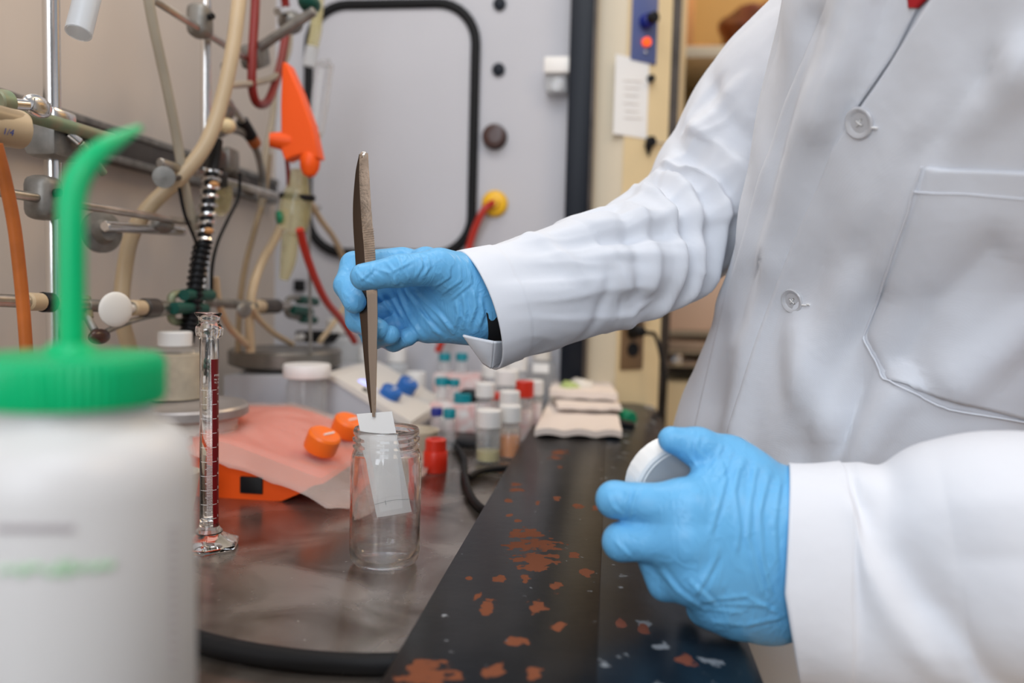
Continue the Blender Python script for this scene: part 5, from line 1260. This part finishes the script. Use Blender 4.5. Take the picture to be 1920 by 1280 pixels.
def left_hand(P):
    idx = digit(P, [(1290, 950, .436), (1152, 936, .448), (1160, 934, .474), (1208, 925, .490)], [.0125, .0100, .0092, .0082])
    mid = digit(P, [(1290, 1015, .432), (1166, 1015, .446), (1172, 1015, .474), (1215, 1005, .490)], [.0125, .0105, .0092, .0082])
    rng = digit(P, [(1310, 1080, .434), (1248, 1092, .448), (1246, 1084, .474), (1262, 1060, .490)], [.0120, .0098, .0088, .0080])
    pnk = digit(P, [(1350, 1130, .442), (1318, 1140, .456), (1310, 1120, .476), (1325, 1095, .486)], [.0105, .0088, .0080, .0072])
    palm = cone_sdf(P, w3(1470, 965, .462), w3(1285, 950, .440), .0245, .0145)
    for a, b, ra, rb_ in ((w3(1475, 1010, .458), w3(1285, 1010, .436), .0245, .0150), (w3(1480, 1060, .458), w3(1300, 1078, .438), .0245, .0145), (w3(1485, 1100, .462), w3(1345, 1128, .446), .022, .0130), (w3(1430, 1120, .462), w3(1380, 1140, .456), .018, .015), (w3(1440, 1135, .466), w3(1480, 1115, .468), .019, .019)):
        palm = smin(palm, cone_sdf(P, a, b, ra, rb_), .014)
    th = digit(P, [(1440, 930, .468), (1365, 862, .466), (1308, 838, .462), (1259, 824, .458)], [.0200, .0135, .0105, .0078], .006)
    web = cone_sdf(P, w3(1400, 900, .458), w3(1330, 915, .450), .017, .0115)
    d = smin(smin(palm, th, .010), web, .010)
    palm = smin(palm, smin(cone_sdf(P, w3(1212, 968, .450), w3(1300, 985, .442), .0120, .0135), cone_sdf(P, w3(1238, 1050, .452), w3(1310, 1050, .442), .0125, .0140), .006), .008); d = smin(d, palm, .006)
    f = np.minimum(idx, smin(mid, smin(rng, pnk, .008), .005)); d = smin(d, f, .0060)
    d = smin(d, cone_sdf(P, w3(1475, 1030, .466), w3(1535, 1045, .467), .0295, .028), .012)
    def rg(pts, w_, am): return am * ridge(P, [w3(*p) for p in pts], w_)
    d -= rg([(1360, 845, .448), (1335, 900, .442), (1330, 960, .430)], .0022, .0010) + rg([(1395, 860, .446), (1370, 930, .434), (1372, 1000, .425)], .0022, .0010) + rg([(1420, 880, .448), (1415, 960, .432), (1430, 1050, .430), (1450, 1110, .438)], .0022, .0012)
    d -= rg([(1440, 900, .445), (1445, 980, .432), (1455, 1060, .432)], .0020, .0010) + rg([(1300, 1100, .430), (1330, 1070, .425), (1345, 1030, .420)], .0022, .0008) + rg([(1320, 1140, .440), (1400, 1125, .436), (1450, 1150, .444)], .0022, .0014) + rg([(1330, 1165, .450), (1400, 1150, .445), (1460, 1165, .450)], .0022, .0012)
    d += rg([(1405, 870, .446), (1395, 950, .432), (1402, 1030, .427)], .0022, .0010) + rg([(1432, 890, .446), (1430, 980, .430), (1443, 1060, .432)], .0020, .0008) + rg([(1185, 915, .436), (1180, 945, .433), (1172, 972, .436)], .0016, .0008)
    return d + 0*np.sin(P[..., 0] * 210 + 4 * np.sin(P[..., 2] * 100)) * np.sin(P[..., 2] * 190 + 3 * np.sin(P[..., 1] * 130)) * .0003
pts = np.array([w3(x, y, d) for x, y, d in ((1115, 790, .40), (1560, 790, .50), (1115, 1200, .40), (1560, 1200, .50), (1115, 790, .50), (1560, 1200, .40))])
gl = sdf_object('glove', left_hand, pts.min(0) - .012, pts.max(0) + .012, .00105, 'glove', person)
wrinkle(gl, creases([[(1352, 862), (1360, 900), (1346, 950), (1330, 1005)], [(1387, 868), (1376, 920), (1386, 990), (1380, 1040)], [(1418, 870), (1406, 940), (1402, 1010), (1420, 1080), (1432, 1120)], [(1442, 885), (1424, 960), (1428, 1040), (1444, 1110)], [(1462, 900), (1452, 980), (1455, 1060)],
   [(1235, 1062), (1272, 1108), (1320, 1140), (1400, 1150)], [(1310, 1128), (1400, 1118), (1465, 1150)], [(1290, 1085), (1340, 1132), (1450, 1135)], [(1330, 1165), (1400, 1172), (1470, 1158)], [(1300, 1120), (1322, 1085), (1345, 1040)]], 5.0, .0010)
  + creases([[(1296, 826), (1290, 850), (1312, 878)], [(1312, 812), (1306, 840), (1326, 864)], [(1182, 910), (1172, 945), (1168, 978)], [(1198, 912), (1188, 942), (1184, 975)], [(1355, 828), (1342, 868), (1326, 892)], [(1140, 925), (1150, 950), (1170, 965)], [(1150, 1010), (1170, 1030), (1185, 1045)], [(1372, 842), (1362, 880), (1340, 905)]], 3.6, .0008), root_loc(person))
# ---- jar cap in the left hand
cc = W(1262, 905, .476); ca = (Zc @ Vector((.36, -.38, .85))).normalized()
lid = thing('jar_lid', cc, 'white ribbed screw lid held upright in the gloved hand at the right', 'lid')
back = -ca
MB().lathe([(0, .0), (.0215, 0), (.0235, -.0006), (.0252, .0006), (.0258, .0022), (.0258, .0120), (.0250, .0125), (.0235, .0125), (.0235, .003), (0, .003)], 150, cc, back, rfun=lambda an, r, z: 1 + (.006 if r > .0257 and int(an / (2 * math.pi) * 150) % 2 else 0)).build('lid_shell', 'white_cap', lid, smooth=25)
MB().lathe([(.0205, -.0003), (.0212, -.0009), (.0219, -.0003)], 80, cc, back).build('lid_rim', 'white_cap', lid)
M['lid_face'] = mat('lid_face_grey', (.60, .585, .57), .45)
MB().lathe([(0, -.0004), (.0203, -.0004), (.0206, .0003), (0, .0003)], 80, cc, back).build('lid_disc', 'lid_face', lid)
q = ca.to_track_quat('Z', 'Y'); mb = MB()
for k in range(3):
    a = 2 * math.pi * k / 3 + .5; p = [cc + ca * .0005 + q @ Vector((.0034 * math.cos(a + t), .0034 * math.sin(a + t), 0)) for t in (.2, .8, 1.4, 1.8)]; mb.tube(p, .0003, 6)
mb.build('recycling_mark', 'lid_face', lid)

# ---- body inside the clothes (head and legs are outside the picture)
hc = CW(.20, .33, .52)
def body(P):
    c = lambda r, f, u: np.array(CW(r, f, u))
    d = smin(cone_sdf(P, c(.315, .52, .22), c(.31, .76, -.38), .062, .075), cone_sdf(P, c(.29, .54, .25), c(.36, .44, .25), .04, .04), .04)
    d = smin(d, cone_sdf(P, c(.30, .42, .27), c(.225, .36, .44), .050, .046), .03)
    h = cone_sdf(P, np.array(hc) + [0, 0, .03], np.array(hc) + [-.005, 0, -.055], .088, .062); d = smin(d, h, .02)
    fw = np.array([-.93, -.2, -.25]); sd = np.array([.2, -.95, 0])
    d = smin(d, cone_sdf(P, np.array(hc) + fw * .080 + [0, 0, -.005], np.array(hc) + fw * .094 + [0, 0, -.030], .007, .010), .012)   # nose
    d = smin(d, cone_sdf(P, np.array(hc) + fw * .070 + sd * .02 + [0, 0, -.068], np.array(hc) + fw * .070 - sd * .02 + [0, 0, -.068], .009, .009), .006)  # mouth
    d = smin(d, cone_sdf(P, np.array(hc) + fw * .055 + [0, 0, -.095], np.array(hc) + fw * .05 + [0, 0, -.098], .024, .024), .02)
    for s in (-1, 1):
        d = smin(d, cone_sdf(P, np.array(hc) + sd * s * .086 + [0, 0, .012], np.array(hc) + sd * s * .088 + [0, 0, -.03], .010, .009), .006)
        e = cone_sdf(P, np.array(hc) + fw * .087 + sd * s * .03 + [0, 0, .003], np.array(hc) + fw * .088 + sd * s * .032 + [0, 0, .003], .012, .012); d = np.maximum(d, -(e + .002))
    # arms
    for ch, ra in (([(.28, .60, .24), tuple(CMI @ Vector(w3(1300, 425, .725)))], None),): pass
    sh = w3(1600, 30, .675); el = w3(1298, 415, .725); wr = w3(945, 568, .612); mm = w3(1410, 220, .725); d = smin(d, cone_sdf(P, sh, c(.33, .54, .24), .035, .04), .02); d = smin(d, cone_sdf(P, sh, mm, .036, .034), .02); d = smin(d, cone_sdf(P, mm, el, .034, .033), .02); d = smin(d, cone_sdf(P, el, wr, .030, .020), .02)
    sh = c(.395, .39, .19); el = c(.465, .40, -.02); wr = w3(1560, 1045, .462); d = smin(d, cone_sdf(P, sh, el, .045, .038), .03); d = smin(d, cone_sdf(P, el, wr, .034, .022), .02)
    return d
sdf_object('body', body, (-.10, .12, .70), (.62, 1.02, 1.86), .008, 'skin', person, 1)
fw = Vector((-.93, -.2, -.25)); sd = Vector((.2, -.95, 0))
mb = MB(); mb2 = MB()
for s in (-1, 1): mb.sphere(hc + fw * .078 + sd * s * .03 + Vector((0, 0, .003)), .012, u=16, v=12); mb2.sphere(hc + fw * .087 + sd * s * .03 + Vector((0, 0, .002)), .0048, u=12, v=8)
mb.build('eyes', 'white_cap', person); mb2.build('irises', 'brown', person)
mb = MB(); mb.sphere(hc + Vector((.018, .004, .055)), .098, (1.03, .95, .85), 32, 20); 
mb.v = [v + (v - hc).normalized() * (.004 * noise.noise(v * 40)) for v in mb.v]; mb.build('hair', 'hair', person)
# trousers and shoes
def legs(P):
    d = None
    for r, f in ((.245, .80), (.33, .68)):
        hip = np.array(CW(r, f, -.42)); ft = np.array([CW(r, f, 0).x + .03, CW(r, f, 0).y, .07]); kn = (hip + ft) / 2 + [-.01, 0, 0]
        q = smin(cone_sdf(P, hip, kn, .085, .062), cone_sdf(P, kn, ft, .062, .052), .02); d = q if d is None else smin(d, q, .02)
    return d
a0 = CW(.245, .80, 0); b0 = CW(.33, .68, 0)
sdf_object('trousers', legs, (min(a0.x, b0.x) - .12, min(a0.y, b0.y) - .12, -.02), (max(a0.x, b0.x) + .16, max(a0.y, b0.y) + .12, .84), .010, 'trousers', person, 1)
for p in (a0, b0):
    mb = MB().tube([(p.x + .07, p.y, .045), (p.x + .02, p.y, .05), (p.x - .08, p.y, .04), (p.x - .15, p.y, .032)], [.040, .045, .040, .026], 20); 
    for v in mb.v: v.z = max(v.z, .001)
    mb.build('shoe', 'black', person)
